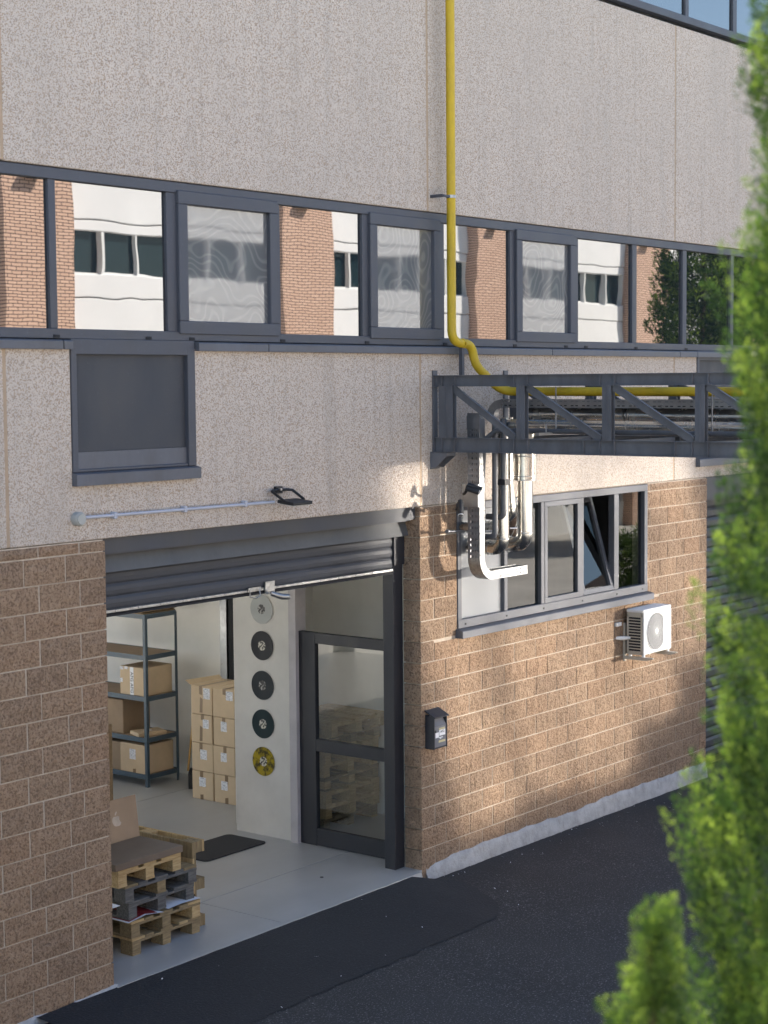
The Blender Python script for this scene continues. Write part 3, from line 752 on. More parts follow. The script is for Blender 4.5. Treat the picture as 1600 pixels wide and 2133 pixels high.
mb = MB(); mb.box(.30, 1.38, -1.14, -1.10, 4.155, 4.18); mb.build('strut_rail', M['zinc'], e)
mb = MB()
for x in (.45, .62, .9, 1.2): mb.tube([(x, -1.12, 4.18), (x, -1.12, 4.6 if x == .62 else 4.26)], .007, 8)
mb.build('bolt', M['galvanised_grey'], e)
e = empty('pipe_support_strut', (.3, -2.72, 4.18), 'light metal strut in the truss beside the cypress', 'strut')
mb = MB(); mb.box(.30, 1.38, -2.74, -2.70, 4.155, 4.18); mb.build('strut_rail', M['zinc'], e)
mb = MB()
for x in (.45, .62, .9, 1.2): mb.tube([(x, -2.72, 4.18), (x, -2.72, 4.6 if x == .62 else 4.26)], .007, 8)
mb.build('bolt', M['galvanised_grey'], e)

# perforated cable tray
def perforated(mb, o, u, v, us, vs, hole):
    o, u, v = V(o), V(u), V(v); n = len(us)
    pts = [o+u*a+v*b for b in vs for a in us]
    fs = [(j*n+i, j*n+i+1, (j+1)*n+i+1, (j+1)*n+i) for j in range(len(vs)-1) for i in range(n-1) if not hole(i, j)]
    mb.add(pts, fs)
ct = empty('cable_tray', (.42, -.33, 3.9), 'perforated steel cable tray coming down the wall and curving to a stub', 'cable tray', 'cable trays')
YB, YF = -.258, -.397; XT = .42
us = [0, .03, .0375, .055, .0625, .08, .0875, .105, .1125, .139]
vs = [0]; 
while vs[-1] < 1.33: vs += [vs[-1]+.025, vs[-1]+.055]
mb = MB(); perforated(mb, (XT, YB, 2.98), (0, -1, 0), (0, 0, 1), us, vs, lambda i, j: i % 2 == 1 and j % 2 == 0)
mb.build('tray_base', M['galvanised_grey'], ct)
mb = MB(); perforated(mb, (XT, YF, 2.98), (1, 0, 0), (0, 0, 1), [0, .018, .026, .058, .066, .08], vs, lambda i, j: i in (1, 3) and j % 2 == 0)
mb.quad((XT, YB, 2.98), (XT+.08, YB, 2.98), (XT+.08, YB, 4.3), (XT, YB, 4.3))
mb.build('tray_flange', M['zinc'], ct)
mb = MB(); R_ = .22; n = 12; cx, cz = XT+R_, 2.98
oa = [(cx-R_*math.cos(math.pi/2*i/n), cz-R_*math.sin(math.pi/2*i/n)) for i in range(n+1)]
ia = [(cx-(R_-.08)*math.cos(math.pi/2*i/n), cz-(R_-.08)*math.sin(math.pi/2*i/n)) for i in range(n+1)]
ptb = [(x, YB, z) for x, z in oa]+[(x, YF, z) for x, z in oa]
mb.add(ptb, [(i, i+1, n+2+i, n+1+i) for i in range(n)]); mb.build('tray_bend', M['steel_bar'], ct)
mb = MB(); pts = [(x, YF, z) for x, z in oa]+[(x, YF, z) for x, z in ia]; mb.add(pts, [(i, i+1, n+2+i, n+1+i) for i in range(n)])
pts = [(x, YB, z) for x, z in oa]+[(x, YB, z) for x, z in ia]; mb.add(pts, [(i, i+1, n+2+i, n+1+i) for i in range(n)])
ru = [0, .08, .10, .13, .15, .21, .23, .26, .28, .34, .36, .39, .41, .47, .49, .52, .54, .60]
perforated(mb, (cx, YF, cz-R_), (1, 0, 0), (0, 0, 1), ru, [0, .018, .026, .056, .064, .082], lambda i, j: i % 2 == 1 and j in (1, 3))
perforated(mb, (cx, YB, cz-R_), (1, 0, 0), (0, 0, 1), ru, [0, .018, .026, .056, .064, .082], lambda i, j: i % 2 == 1 and j in (1, 3))
mb.box(cx, cx+.6, YF-.004, YF+.012, cz-R_+.082, cz-R_+.086); mb.box(cx, cx+.6, YB-.012, YB+.004, cz-R_+.082, cz-R_+.086)
mb.build('tray_side', M['zinc'], ct)
mb = MB(); perforated(mb, (cx, YB, cz-R_), (1, 0, 0), (0, -1, 0), ru, us, lambda i, j: i % 2 == 1 and j % 2 == 1); mb.quad((cx+.598, YF, cz-R_), (cx+.598, YB, cz-R_), (cx+.598, YB, cz-R_+.08), (cx+.598, YF, cz-R_+.08)); mb.build('tray_floor', M['zinc'], ct)
mb = MB(); mb.box(XT-.01, XT+.012, YB-.145, YB, 4.2, 4.33); mb.box(XT+.012, XT+.085, YF-.006, YF, 4.05, 4.3); mb.build('joint_plate', M['galvanised_grey'], ct)
mb = MB()
for yy in (-.29, -.33, -.37): mb.tube([(XT+.035, yy, 4.3), (XT+.035, yy, 3.0)]+arc((XT+.035, yy, 2.97), (XT+.04, yy, 2.79), (cx, yy, 2.79), 5)+[(cx+.35, yy, 2.785)], .012, 8)
mb.build('cable', M['cable_black'], ct)
mb = MB(); mb.tube([(.19, -.2, 3.245), (.95, -.2, 3.19)], .011, 8); mb.tube([(.19, -.2, 3.245), (.16, -.2, 3.247)], .02, 8); mb.tube([(1.22, -.2, 3.2), (1.42, -.2, 3.19)], .01, 8); mb.build('threaded_rod', M['galvanised_grey'], ct)
t2 = empty('cable_tray', (1.0, -2, 4.45), 'long perforated cable tray lying in the truss just below the yellow pipe', 'cable tray', 'cable trays')
ru = [0]
while ru[-1] < 5.3: ru += [ru[-1]+.045, ru[-1]+.075, ru[-1]+.095, ru[-1]+.125]
mb = MB(); perforated(mb, (.92, -.3, 4.405), (0, -1, -.004), (0, 0, 1), ru, [0, .012, .022, .052, .062, .078], lambda i, j: i % 2 == 1 and j in (1, 3)); mb.build('tray_side', M['zinc'], t2)
mb = MB(); mb.box(.92, 1.12, -5.9, -.3, 4.395, 4.400); mb.box(1.115, 1.12, -5.9, -.3, 4.40, 4.475); mb.build('tray_floor', M['galvanised_grey'], t2)
mb = MB(); R_ = .16; n = 8
oa = [(-.3+R_*math.sin(math.pi/2*i/n), 4.475-R_*(1-math.cos(math.pi/2*i/n))) for i in range(n+1)]; ia = [(-.3+(R_-.08)*math.sin(math.pi/2*i/n), 4.475-.08-(R_-.08)*(1-math.cos(math.pi/2*i/n))) for i in range(n+1)]
pts = [(.92, y, z) for y, z in oa]+[(.92, y, z) for y, z in ia]; mb.add(pts, [(i, i+1, n+2+i, n+1+i) for i in range(n)])
pts = [(.92, y, z) for y, z in oa]+[(1.12, y, z) for y, z in oa]; mb.add(pts, [(i, i+1, n+2+i, n+1+i) for i in range(n)]); mb.build('tray_bend', M['zinc'], t2)
mb = MB()
for x in (.97, 1.02, 1.07): mb.tube([(x, -.3, 4.42), (x, -5.9, 4.40)], .014, 8)
mb.build('cable', M['cable_black'], t2)
# mounting plate and the two bullet cameras
e = empty('camera_plate', (.36, -.40, 3.58), 'pale metal plate behind the upper security camera', 'plate')
mb = MB(); mb.box(.355, .375, -.42, -.24, 3.47, 3.69); mb.box(.355, .42, -.425, -.42, 3.47, 3.69); mb.build('plate', M['zinc'], e, bevel=.003)
def cctv(loc, d, label, hood):
    e = empty('security_camera', loc, label, 'security camera', 'security cameras on the cable tray')
    p = V(loc); d = V(d).normalized()
    MB().tube([p-d*.08, p-d*.075, p+d*.05, p+d*.056], [.024, .029, .029, .027], 18).build('camera_body', M['floodlight_black'], e)
    mb = MB(); mb.tube([p-d*.06+V((0, 0, .034)), p+d*.08+V((0, 0, .034))], [.022, .019], 8); mb.build('sun_hood', M['floodlight_black'], e)
    mb = MB(); mb.disc(p+d*.059, d, .026, .006, 20); ring = mb.build('lens_ring', M['ac_white'], e)
    mb = MB(); mb.disc(p+d*.062, d, .018, .006, 20); mb.build('lens', M['cable_black'], ring)
    mb = MB(); mb.disc(p+d*.065, d, .008, .006, 16); mb.build('pupil', M['galvanised_grey'], ring)
    mb = MB(); mb.tube([p-d*.06, p-d*.06+V((.02, .05, -.05)), p-d*.06+V((.06, .09, -.06))], .014, 8); mb.build('camera_arm', M['floodlight_black'], e)
cctv((.235, -.46, 3.64), (.35, -.85, -.28), 'upper black bullet camera with a white lens ring, pointing at the viewer', True)
cctv((.16, -.36, 3.46), (-.45, -.35, -.85), 'lower black bullet camera pointing steeply down the wall', False)

# conduit with junction box and floodlight over the gate
e = empty('cable_conduit', (-3.2, -.04, 3.65), 'thin grey cable conduit running level above the gate', 'conduit')
mb = MB(); mb.tube([(-4.23, -.035, 3.662), (-2.1, -.035, 3.652)], .0125, 10); mb.build('conduit', M['conduit_grey'], e)
for x in (-3.93, -3.17, -2.46):
    mb = MB(); mb.box(x-.016, x+.016, -.052, 0, 3.634, 3.684); mb.build('clip', M['conduit_grey'], e, bevel=.004)
e = empty('junction_box', (-4.29, -.04, 3.655), 'round pale grey junction box at the end of the conduit', 'junction box')
MB().tube([(-4.29, 0, 3.655), (-4.29, -.05, 3.655), (-4.29, -.058, 3.655)], [.052, .052, .046], 24).build('box', M['box_grey'], e)
MB().tube([(-4.29, -.058, 3.655), (-4.29, -.068, 3.655)], [.043, .040], 24).build('lid', M['box_grey'], e)
e = empty('floodlight', (-2.0, -.1, 3.66), 'small black floodlight tilted down over the gate', 'lamp')
def obox(mb, o, ax, ay, az, hx, hy, hz):
    o = V(o); ax, ay, az = V(ax).normalized(), V(ay).normalized(), V(az).normalized()
    vs = [o+ax*sx*hx+ay*sy*hy+az*sz*hz for sz in (-1, 1) for sx, sy in ((-1,-1),(1,-1),(1,1),(-1,1))]
    mb.add(vs, [(0,3,2,1),(4,5,6,7),(0,1,5,4),(1,2,6,5),(2,3,7,6),(3,0,4,7)])
mb = MB(); obox(mb, (-2.02, -.20, 3.655), (1, 0, 0), (0, 1, .1), (0, -.1, 1), .125, .09, .014); mb.build('lamp_housing', M['floodlight_black'], e, bevel=.004)
mb = MB(); obox(mb, (-2.02, -.20, 3.638), (1, 0, 0), (0, 1, .1), (0, -.1, 1), .105, .075, .004); mb.build('lamp_glass', M['box_grey'], e)
mb = MB(); mb.tube([(-2.15, -.19, 3.67), (-2.15, -.06, 3.745), (-2.11, -.03, 3.75), (-1.93, -.03, 3.75), (-1.89, -.06, 3.745), (-1.89, -.19, 3.67)], .012, 6); mb.box(-2.06, -1.98, -.03, 0, 3.72, 3.78); mb.build('bracket', M['floodlight_black'], e)
mb = MB(); mb.disc((-2.03, -.045, 3.757), (0, 1, 0), .012, .03, 8); mb.build('bolt', M['zinc'], e)

# outdoor air-conditioning unit
ac = empty('air_conditioner', (3.8, -.3, 1.66), 'white outdoor air conditioner hung on the block wall below the window', 'air conditioner')
ax0, ax1, ay0, ay1, az0, az1 = 3.77, 4.40, -.277, -.06, 1.604, 2.112
mb = MB(); mb.box(ax0+.012, ax1, ay0+.02, ay1, az0, az1-.035); mb.build('casing', M['ac_cream'], ac, bevel=.008)
mb = MB(); mb.box(ax0-.004, ax1+.004, ay0+.004, ay1+.005, az1-.035, az1); mb.build('top_cover', M['ac_white'], ac, bevel=.008)
mb = MB(); mb.box(ax0+.004, ax1-.002, ay0, ay0+.022, az0+.004, az1-.036); mb.build('front_panel', M['ac_white'], ac, bevel=.008)
mb = MB(); mb.box(ax0+.004, ax0+.010, ay0+.045, ay1-.025, az0+.03, az1-.075); vg = mb.build('side_intake', M['dark_void'], ac)
for i in range(13):
    z = az0+.032+i*.0325
    mb = MB(); mb.box(ax0-.002, ax0+.012, ay0+.04, ay1-.02, z, z+.011); mb.build('fin', M['ac_cream'], ac)
mb = MB(); mb.box(ax0-.002, ax0+.012, ay0+.022, ay0+.042, az0+.02, az1-.06); mb.box(ax0-.002, ax0+.012, ay1-.022, ay1-.002, az0+.02, az1-.06); mb.box(ax0-.002, ax0+.012, ay0+.022, ay1-.002, az1-.076, az1-.037); mb.box(ax0-.002, ax0+.012, ay0+.022, ay1-.002, az0+.003, az0+.03); mb.build('side_frame', M['ac_cream'], ac)
fcx, fcz = ax0+.275, az0+.245; fr_ = .205
mb = MB(); pl = [(fcx+min(.15, fr_*math.cos(t)), fcz+fr_*math.sin(t)) for t in [2*math.pi*i/40 for i in range(40)]]; mb.prism(pl, ay0-.003, ay0-.001, 'y'); gd = mb.build('fan_recess', M['vent_grey'], ac)
mb = MB()
for q in range(13):
    ra = .030+q*.0135; rb = ra+.0030
    for i in range(36):
        t0, t1 = 2*math.pi*i/36, 2*math.pi*(i+.97)/36
        ps = [(fcx+r_*math.cos(t), fcz+r_*math.sin(t)) for r_, t in ((ra, t0), (rb, t0), (rb, t1), (ra, t1))]
        if max(p[0] for p in ps) > fcx+.15: continue
        mb.quad(*[(p[0], ay0-.006, p[1]) for p in ps])
for i in range(40):
    t = 2*math.pi*i/40
    for q in range(6):
        r0_, r1_ = .03+q*.029, .03+(q+1)*.029; tt0 = t+q*.10; tt1 = t+(q+1)*.10
        p0, p1 = (fcx+r0_*math.cos(tt0), fcz+r0_*math.sin(tt0)), (fcx+r1_*math.cos(tt1), fcz+r1_*math.sin(tt1))
        if max(p0[0], p1[0]) > fcx+.15: continue
        dx, dz = p1[0]-p0[0], p1[1]-p0[1]; l_ = math.hypot(dx, dz); nx_, nz_ = -dz/l_*.0010, dx/l_*.0010
        mb.quad((p0[0]-nx_, ay0-.007, p0[1]-nz_), (p1[0]-nx_, ay0-.007, p1[1]-nz_), (p1[0]+nx_, ay0-.007, p1[1]+nz_), (p0[0]+nx_, ay0-.007, p0[1]+nz_))
mb.disc((fcx, ay0-.008, fcz), (0, 1, 0), .03, .006, 20); mb.build('fan_grille', M['ac_white'], ac)
mb = MB(); pl2 = [(fcx+min(.158, (fr_+.012)*math.cos(t)), fcz+(fr_+.012)*math.sin(t)) for t in [2*math.pi*i/40 for i in range(41)]]
mb.tube([(a, ay0-.002, b) for a, b in pl2], .006, 6); mb.build('fan_rim', M['ac_white'], ac)
mb = MB()
for i, z in enumerate((az1-.1, az1-.115)): mb.box(ax1-.13, ax1-.03, ay0-.002, ay0, z, z+.006)
mb.build('badge', M['conduit_grey'], ac)
for x in (ax0+.01, ax1-.07):
    mb = MB(); mb.prism([(-.025, 1.545), (-.30, 1.545), (-.38, 1.57), (-.38, 1.582), (-.025, 1.585)], x, x+.035, 'x'); mb.box(x, x+.04, -.028, -.003, 1.52, 1.95); mb.build('bracket', M['ac_cream'], ac, bevel=.003)
for x in (ax0+.01, ax1-.07):
    for y in (-.09, -.255): MB().tube([(x+.017, y, 1.58), (x+.017, y, 1.608)], .020, 10).build('foot', M['ac_white'], ac)
mb = MB(); mb.tube([(3.79, -.1, 1.79), (3.74, -.075, 1.79), (3.69, -.035, 1.79), (3.64, .01, 1.795)], [.012, .02, .024, .02], 10); mb.box(3.60, 3.70, -.035, -.003, 1.93, 1.97); mb.build('refrigerant_pipe', M['ac_white'], ac)

# letter box
lb = empty('mailbox', (.16, -.06, 1.16), 'black letter box with a sloped roof on the block wall by the gate', 'mailbox')
mx0, mx1 = .055, .268
mb = MB(); mb.box(mx0, mx0+.012, -.115, -.008, 1.168, 1.49); mb.box(mx1-.012, mx1, -.115, -.008, 1.168, 1.49); mb.box(mx0+.012, mx1-.012, -.03, -.008, 1.168, 1.49); mb.box(mx0+.012, mx1-.012, -.108, -.03, 1.17, 1.185); mb.build('box', M['mailbox_paint'], lb, bevel=.002)
mb = MB(); mb.prism([(-.132, 1.468), (-.005, 1.528), (-.005, 1.538), (-.132, 1.478)], mx0-.006, mx1+.006, 'x'); mb.build('roof', M['mailbox_paint'], lb)
mb = MB(); mb.box(mx0+.013, mx1-.013, -.108, -.10, 1.186, 1.388); dr = mb.build('door', M['mailbox_face'], lb)
mb = MB(); mb.prism([(-.108, 1.391), (-.100, 1.391), (-.062, 1.455), (-.070, 1.455)], mx0+.013, mx1-.013, 'x'); mb.build('flap', M['mailbox_face'], lb)
mb = MB(); mb.box(.14, .235, -.110, -.108, 1.345, 1.365); mb.box(.135, .24, -.110, -.108, 1.225, 1.245); mb.build('name_strip', M['brass_label'], dr)
mb = MB(); mb.box(.145, .24, -.1105, -.108, 1.29, 1.345); mb.box(.085, .138, -.110, -.108, 1.275, 1.325); mb.box(.14, .2, -.1108, -.108, 1.268, 1.276); mb.box(.155, .175, -.110, -.108, 1.258, 1.264); mb.build('sticker', M['white_paper'], dr)
mb = MB(); mb.box(.073, .094, -.111, -.108, 1.325, 1.35); mb.build('lock', M['cable_black'], dr)
def text(name, body, size, mat, M4, parent):
    cu = bpy.data.curves.new(name, 'FONT'); cu.body = body; cu.size = size; cu.align_x = 'CENTER'; cu.align_y = 'CENTER'; cu.extrude = .0004
    o = bpy.data.objects.new(name, cu); COL.objects.link(o); dg = bpy.context.evaluated_depsgraph_get()
    me = bpy.data.meshes.new_from_object(o.evaluated_get(dg)); bpy.data.objects.remove(o); bpy.data.curves.remove(cu)
    off = Matrix.Translation(-V(parent['_loc'])) if '_loc' in parent else Matrix.Identity(4)
    me.transform(off @ M4); me.materials.clear(); me.materials.append(M[mat])
    q = bpy.data.objects.new(name, me); COL.objects.link(q); q.parent = parent; return q
FACE_Y = Matrix.Rotation(math.pi/2, 4, 'X')                       # reads from -y
FACE_X = Matrix.Rotation(-math.pi/2, 4, 'Z') @ Matrix.Rotation(math.pi/2, 4, 'X')   # reads from -x
text('print', 'AFG', .034, 'ink', Matrix.Translation((.193, -.1112, 1.327)) @ FACE_Y, dr)
# ================================================================== THINGS IN THE WORKSHOP
# ---- pallets: planks and blocks, 1.2 along local y, 0.8 along local x
def pallet_mesh(name, x0, x1, y0, y1, z0, z1, m):
    mb = MB(); mb.box(x0, x1, y0, y1, z0, z1); return mb.build(name, m, None, bevel=.002)
def make_pallet(loc, label, mats, rz=0, bottom=True, L=1.2, W=.8, group='pallets stacked inside the gate', tilt=None, seed=0):
    r = random.Random(seed); e = empty('pallet', loc, label, 'pallet', group, rz)
    if tilt: e.rotation_euler = tilt
    if '_loc' in e: del e['_loc']
    def P(name, *b):
        mb = MB(); mb.box(*b); o = mb.build(name, r.choice(mats), e, bevel=.002, world=False); o.rotation_euler = (0, 0, r.uniform(-.004, .004)); return o
    hw = W/2
    if bottom:
        for x in (-hw+.05, 0, hw-.05): P('plank', x-.05, x+.05, 0, L, 0, .022)
    zb = .022 if bottom else 0
    for x in (-hw+.05, 0, hw-.05):
        for y in (.0725, L/2, L-.0725): P('block', x-.048, x+.048, y-.07, y+.07, zb, .10)
    for y in (0, L/2-.0725, L-.145): P('plank', -hw, hw, y, y+.145, .10, .122)
    for x, w_ in ((-hw+.0725, .145), (-hw/2-.0, .1), (0, .145), (hw/2, .1), (hw-.0725, .145)): P('plank', x-w_/2, x+w_/2, 0, L, .122, .144)
    return e
NEW, AGED, GREY = [M['pine']], [M['aged_pine'], M['aged_pine'], M['pine']], [M['grey_wood']]
make_pallet((-3.02, .40, 0), 'worn yellow pallet at the floor, under the pile near the left block wall', AGED, .01, False, seed=1)
make_pallet((-3.03, .39, .145), 'worn yellow pallet with papers lying on it, second from the floor', AGED, -.01, True, seed=2)
make_pallet((-3.05, .42, .30), 'blackened pallet above the papers, third from the floor', GREY, .02, True, W=.78, seed=3)
make_pallet((-3.06, .41, .444), 'dark grey weathered pallet carrying the small pale pallet', [M['grey_wood'], M['grey_wood'], M['aged_pine']], -.015, True, W=.82, seed=4)
e = make_pallet((-3.19, .41, .59), 'small fresh pale pallet under the brown cardboard, top of the pile', NEW, .0, True, L=.8, W=.72, seed=5)
make_pallet((-4.02, .42, 0), 'yellow pallet half hidden behind the left block wall, at the floor', AGED, .0, False, seed=6)
make_pallet((-4.03, .45, .145), 'yellow pallet half hidden behind the left block wall, upper one', AGED, .0, True, seed=7)
make_pallet((-2.457, .50, .375), 'worn yellow pallet standing on its edge beside the pile', AGED, 0, True, W=.75, L=1.2, tilt=(0, -math.pi/2, 0), seed=8)
# stack behind the glass door
names = ['lowest', 'second', 'third', 'fourth', 'fifth', 'sixth', 'seventh', 'eighth']
for i in range(8):
    make_pallet((.96+.012*math.sin(i*2.3), 1.62+.02*math.cos(i*1.7)+(0 if i < 7 else -.12), .1445*i), '%s pallet from the floor in the stack behind the glass door' % names[i], NEW if i % 3 else AGED, 0, True, L=.8, W=.9, group='pallets behind the glass door', seed=20+i)
# papers between the pallets
e = empty('magazine', (-3.3, .42, .293), 'red and white magazine lying on the second pallet', 'magazine', 'papers on the pallets')
mb = MB(); mb.add([(-3.45, .40, .296), (-3.12, .385, .296), (-3.10, .70, .296), (-3.45, .72, .296), (-3.28, .39, .325), (-3.28, .70, .325)], [(0, 4, 5, 3), (4, 1, 2, 5)]); mb.build('cover', M['red_paper'], e)
mb = MB(); mb.add([(-3.47, .385, .292), (-3.08, .37, .292), (-3.08, .70, .290), (-3.47, .72, .290), (-3.28, .375, .318), (-3.28, .70, .316)], [(0, 4, 5, 3), (4, 1, 2, 5)]); mb.build('pages', M['white_paper'], e)
e = empty('paper_sheet', (-2.8, .42, .293), 'loose grey-white sheets lying on the second pallet', 'paper', 'papers on the pallets')
mb = MB(); mb.add([(-3.0, .40, .293), (-2.85, .38, .31), (-2.62, .39, .296), (-2.62, .8, .296), (-2.85, .8, .31), (-3.0, .8, .293)], [(0, 1, 4, 5), (1, 2, 3, 4)]); mb.build('sheet', M['white_paper'], e)
e = empty('paper_sheet', (-3.65, .45, .455), 'white sheet sticking out from behind the left block wall', 'paper', 'papers on the pallets')
mb = MB(); mb.box(-3.9, -3.545, .40, .75, .452, .456); mb.build('sheet', M['white_paper'], e)
# cardboard on top: flat lid and upright flap with a pale apple print
e = empty('cardboard_sheet', (-3.2, .6, .735), 'large opened brown cardboard box with upright flap on the pallet pile', 'cardboard')
mb = MB(); mb.box(-3.60, -2.83, .385, .90, .742, .80); mb.build('base', M['card_dark'], e, bevel=.004)
th = math.radians(72)
def FL(u, t, d=0): return (u, .90+t*math.cos(th)+d*math.sin(th), .80+t*math.sin(th)-d*math.cos(th))
mb = MB(); a, b, h_ = -3.65, -2.83, .35
vs = [FL(a, 0, 0), FL(b, 0, 0), FL(b+.06, h_, 0), FL(a, h_, 0), FL(a, 0, .012), FL(b, 0, .012), FL(b+.06, h_, .012), FL(a, h_, .012)]
mb.add(vs, [(0, 1, 2, 3), (7, 6, 5, 4), (0, 4, 5, 1), (1, 5, 6, 2), (2, 6, 7, 3), (3, 7, 4, 0)]); fl = mb.build('flap', M['carton_brown'], e)
mb = MB(); c_ = (-3.045, .17); pts = []
for i in range(40):
    t = 2*math.pi*i/40; r_ = .050*(1+.07*math.cos(2*t)-.16*max(0, math.sin(t))**8-.10*max(0, -math.sin(t))**8)
    x, z = r_*math.cos(t)*.95, r_*math.sin(t)*1.02
    d_ = math.hypot(x-.062, z-.008)
    if d_ < .030: k_ = .030/max(d_, 1e-4); x, z = .062+(x-.062)*k_, .008+(z-.008)*k_
    pts.append((x, z))
mb.add([FL(c_[0]+x, c_[1]+z, -.0015) for x, z in pts], [tuple(range(40))])
lf = [(.0+.022*math.sin(t)*.5+.010*math.cos(t)+.008, .064+.016*math.sin(t)) for t in [2*math.pi*i/14 for i in range(14)]]
mb.add([FL(c_[0]+x, c_[1]+z, -.0015) for x, z in lf], [tuple(range(14))]); mb.build('print', M['mortar'], fl)

# ---- cartons
def carton(loc, sx, sy, sz, label, m='carton', group='cartons stacked by the record wall', tape='top', lab=None, seed=0, rz=0, flaps=False):
    """box whose labelled face looks towards -x; loc is the centre of its foot"""
    r = random.Random(seed); e = empty('carton', loc, label, 'cardboard box', group, rz)
    if '_loc' in e: del e['_loc']
    hx, hy = sx/2, sy/2
    mb = MB(); mb.box(-hx, hx, -hy, hy, 0, sz); bx_ = mb.build('box', M[m], e, bevel=.006, world=False)
    mb = MB(); mb.quad((-hx+.01, -.0015, sz+.001), (hx-.01, -.0015, sz+.001), (hx-.01, .0015, sz+.001), (-hx+.01, .0015, sz+.001)); mb.build('seam', M['ink'], bx_, world=False)
    f = -hx-.0015
    mb = MB(); ty = r.uniform(-.03, .02)
    if 't' in tape: l_ = r.uniform(.05, .10); mb.quad((f, ty+.024, sz-l_), (f, ty-.024, sz-l_*1.1), (f, ty-.024, sz), (f, ty+.024, sz)); mb.quad((f, ty+.024, sz+.0015), (f, ty-.024, sz+.0015), (hx*.9, ty-.024, sz+.0015), (hx*.9, ty+.024, sz+.0015))
    if 'b' in tape: l_ = r.uniform(.04, .07); mb.quad((f, ty+.024, 0), (f, ty-.024, 0), (f, ty-.024, l_*1.15), (f, ty+.024, l_))
    if 'm' in tape: mb.quad((f, .03, .02), (f, -.015, .02), (f, -.02, sz*.55), (f, .02, sz*.62))
    if mb.v: mb.build('tape', M['packing_tape'], bx_, world=False)
    if lab:
        ly, lz, lw_, lh = lab
        mb = MB(); mb.box(f-.0005, f, ly-lw_/2, ly+lw_/2, lz-lh/2, lz+lh/2); l_ = mb.build('label', M['paper'], bx_, world=False)
        mb = MB(); q = f-.0012
        mb.quad((q, ly+lw_*.3, lz+lh*.36), (q, ly-lw_*.25, lz+lh*.36), (q, ly-lw_*.25, lz+lh*.44), (q, ly+lw_*.3, lz+lh*.44))
        for t in range(5): mb.quad((q, ly+lw_*.38, lz+lh*(.18-.12*t)), (q, ly-lw_*(.1+.25*r.random()), lz+lh*(.18-.12*t)), (q, ly-lw_*(.1+.25*r.random()), lz+lh*(.20-.12*t)), (q, ly+lw_*.38, lz+lh*(.20-.12*t)))
        mb.build('print', M['conduit_grey'], l_, world=False)
    if flaps:
        mb = MB(); mb.add([(-hx, hy, sz), (hx, hy, sz), (hx, hy+.05, sz+.04), (-hx-.02, hy+.07, sz+.05)], [(0, 1, 2, 3)]); mb.build('open_flap', M[m], bx_, world=False)
    return e
rowname = ['bottom', 'third', 'second', 'top']
spec = [[('t', (.0, .20, .10, .105)), ('tb', (.01, .20, .095, .10))], [('t', (-.02, .19, .10, .11)), ('t', (.0, .2, .09, .1))], [('tm', (-.07, .22, .09, .1)), ('t', (.0, .22, .09, .11)),], [('tm', (-.08, .24, .10, .12)), ('t', (-.09, .25, .10, .1))]]
for r_ in range(4):
    for c_ in range(2):
        tp, lb_ = spec[r_][c_]
        lab_ = 'left carton of the %s row in the eight-carton stack by the record wall' % rowname[r_] if c_ == 0 else 'right carton of the %s row in the eight-carton stack by the record wall' % rowname[r_]
        carton((1.10+.006*math.sin(r_*3+c_), 3.685-.337*c_, .322*r_), .52, .325, .318, lab_, tape=tp+('b' if r_ == 0 else ''), lab=lb_, seed=r_*2+c_, rz=.012*math.sin(r_*2.1+c_*1.3), flaps=(r_ == 3 and c_ == 0))

# ---- shelving unit along the back wall
sx0, sx1, sy0, sy1 = .88, 1.40, 4.60, 6.3
sh_ = empty('shelving_unit', (.88, 4.6, 0), 'blue-grey metal shelving unit with brown boards and cartons on it', 'shelf')
for x in (sx0, sx1):
    for y in (sy0, sy1):
        mb = MB(); s_ = 1 if x == sx0 else -1; t_ = 1 if y == sy0 else -1
        mb.box(x, x+s_*.04, y, y+t_*.004, 0, 2.0); mb.box(x, x+s_*.004, y+t_*.004, y+t_*.04, 0, 2.0); mb.build('post', M['shelf_blue'], sh_)
for z in (.09, .52, 1.00, 1.48, 1.96):
    mb = MB(); mb.box(sx0+.005, sx0+.02, sy0+.005, sy1-.005, z, z+.055); mb.box(sx1-.02, sx1-.005, sy0+.005, sy1-.005, z, z+.055); mb.box(sx0+.02, sx1-.02, sy0+.005, sy0+.018, z, z+.055); mb.box(sx0+.02, sx1-.02, sy1-.018, sy1-.005, z, z+.055); mb.build('shelf_beam', M['shelf_blue'], sh_)
    mb = MB(); mb.box(sx0+.02, sx1-.02, sy0+.018, sy1-.018, z+.035, z+.05); mb.build('shelf_board', M['carton_brown'], sh_)
gs = 'cartons on the metal shelves'
e = carton((1.14, 4.86, 1.05), .46, .40, .33, 'carton with a printed white tape strip on the middle shelf', m='carton', group=gs, tape='', seed=31)
bx_ = [c for c in e.children][0]
mb = MB(); f = -.2318; mb.quad((f, .03, .0), (f, -.03, .0), (f, -.03, .33), (f, .03, .33)); st = mb.build('tape', M['white_paper'], bx_, world=False); st['label'] = 'white printed tape'
mb = MB(); mb.quad((f, .195, .29), (f, .14, .29), (f, .14, .325), (f, .195, .325)); mb.quad((f, .12, .30), (f, .06, .30), (f, .06, .33), (f, .12, .33)); mb.quad((f, .195, .14), (f, .15, .14), (f, .15, .19), (f, .195, .19)); mb.build('label', M['paper'], bx_, world=False)
text('print', 'AFG AFG', .062, 'ink', Matrix.Translation((-.2325, 0, .15)) @ FACE_X @ Matrix.Rotation(-math.pi/2, 4, 'Z'), st)
carton((1.14, 5.26, .14), .44, .5, .33, 'plain carton at the far end of the bottom shelf', m='carton_brown', group=gs, tape='', seed=33)
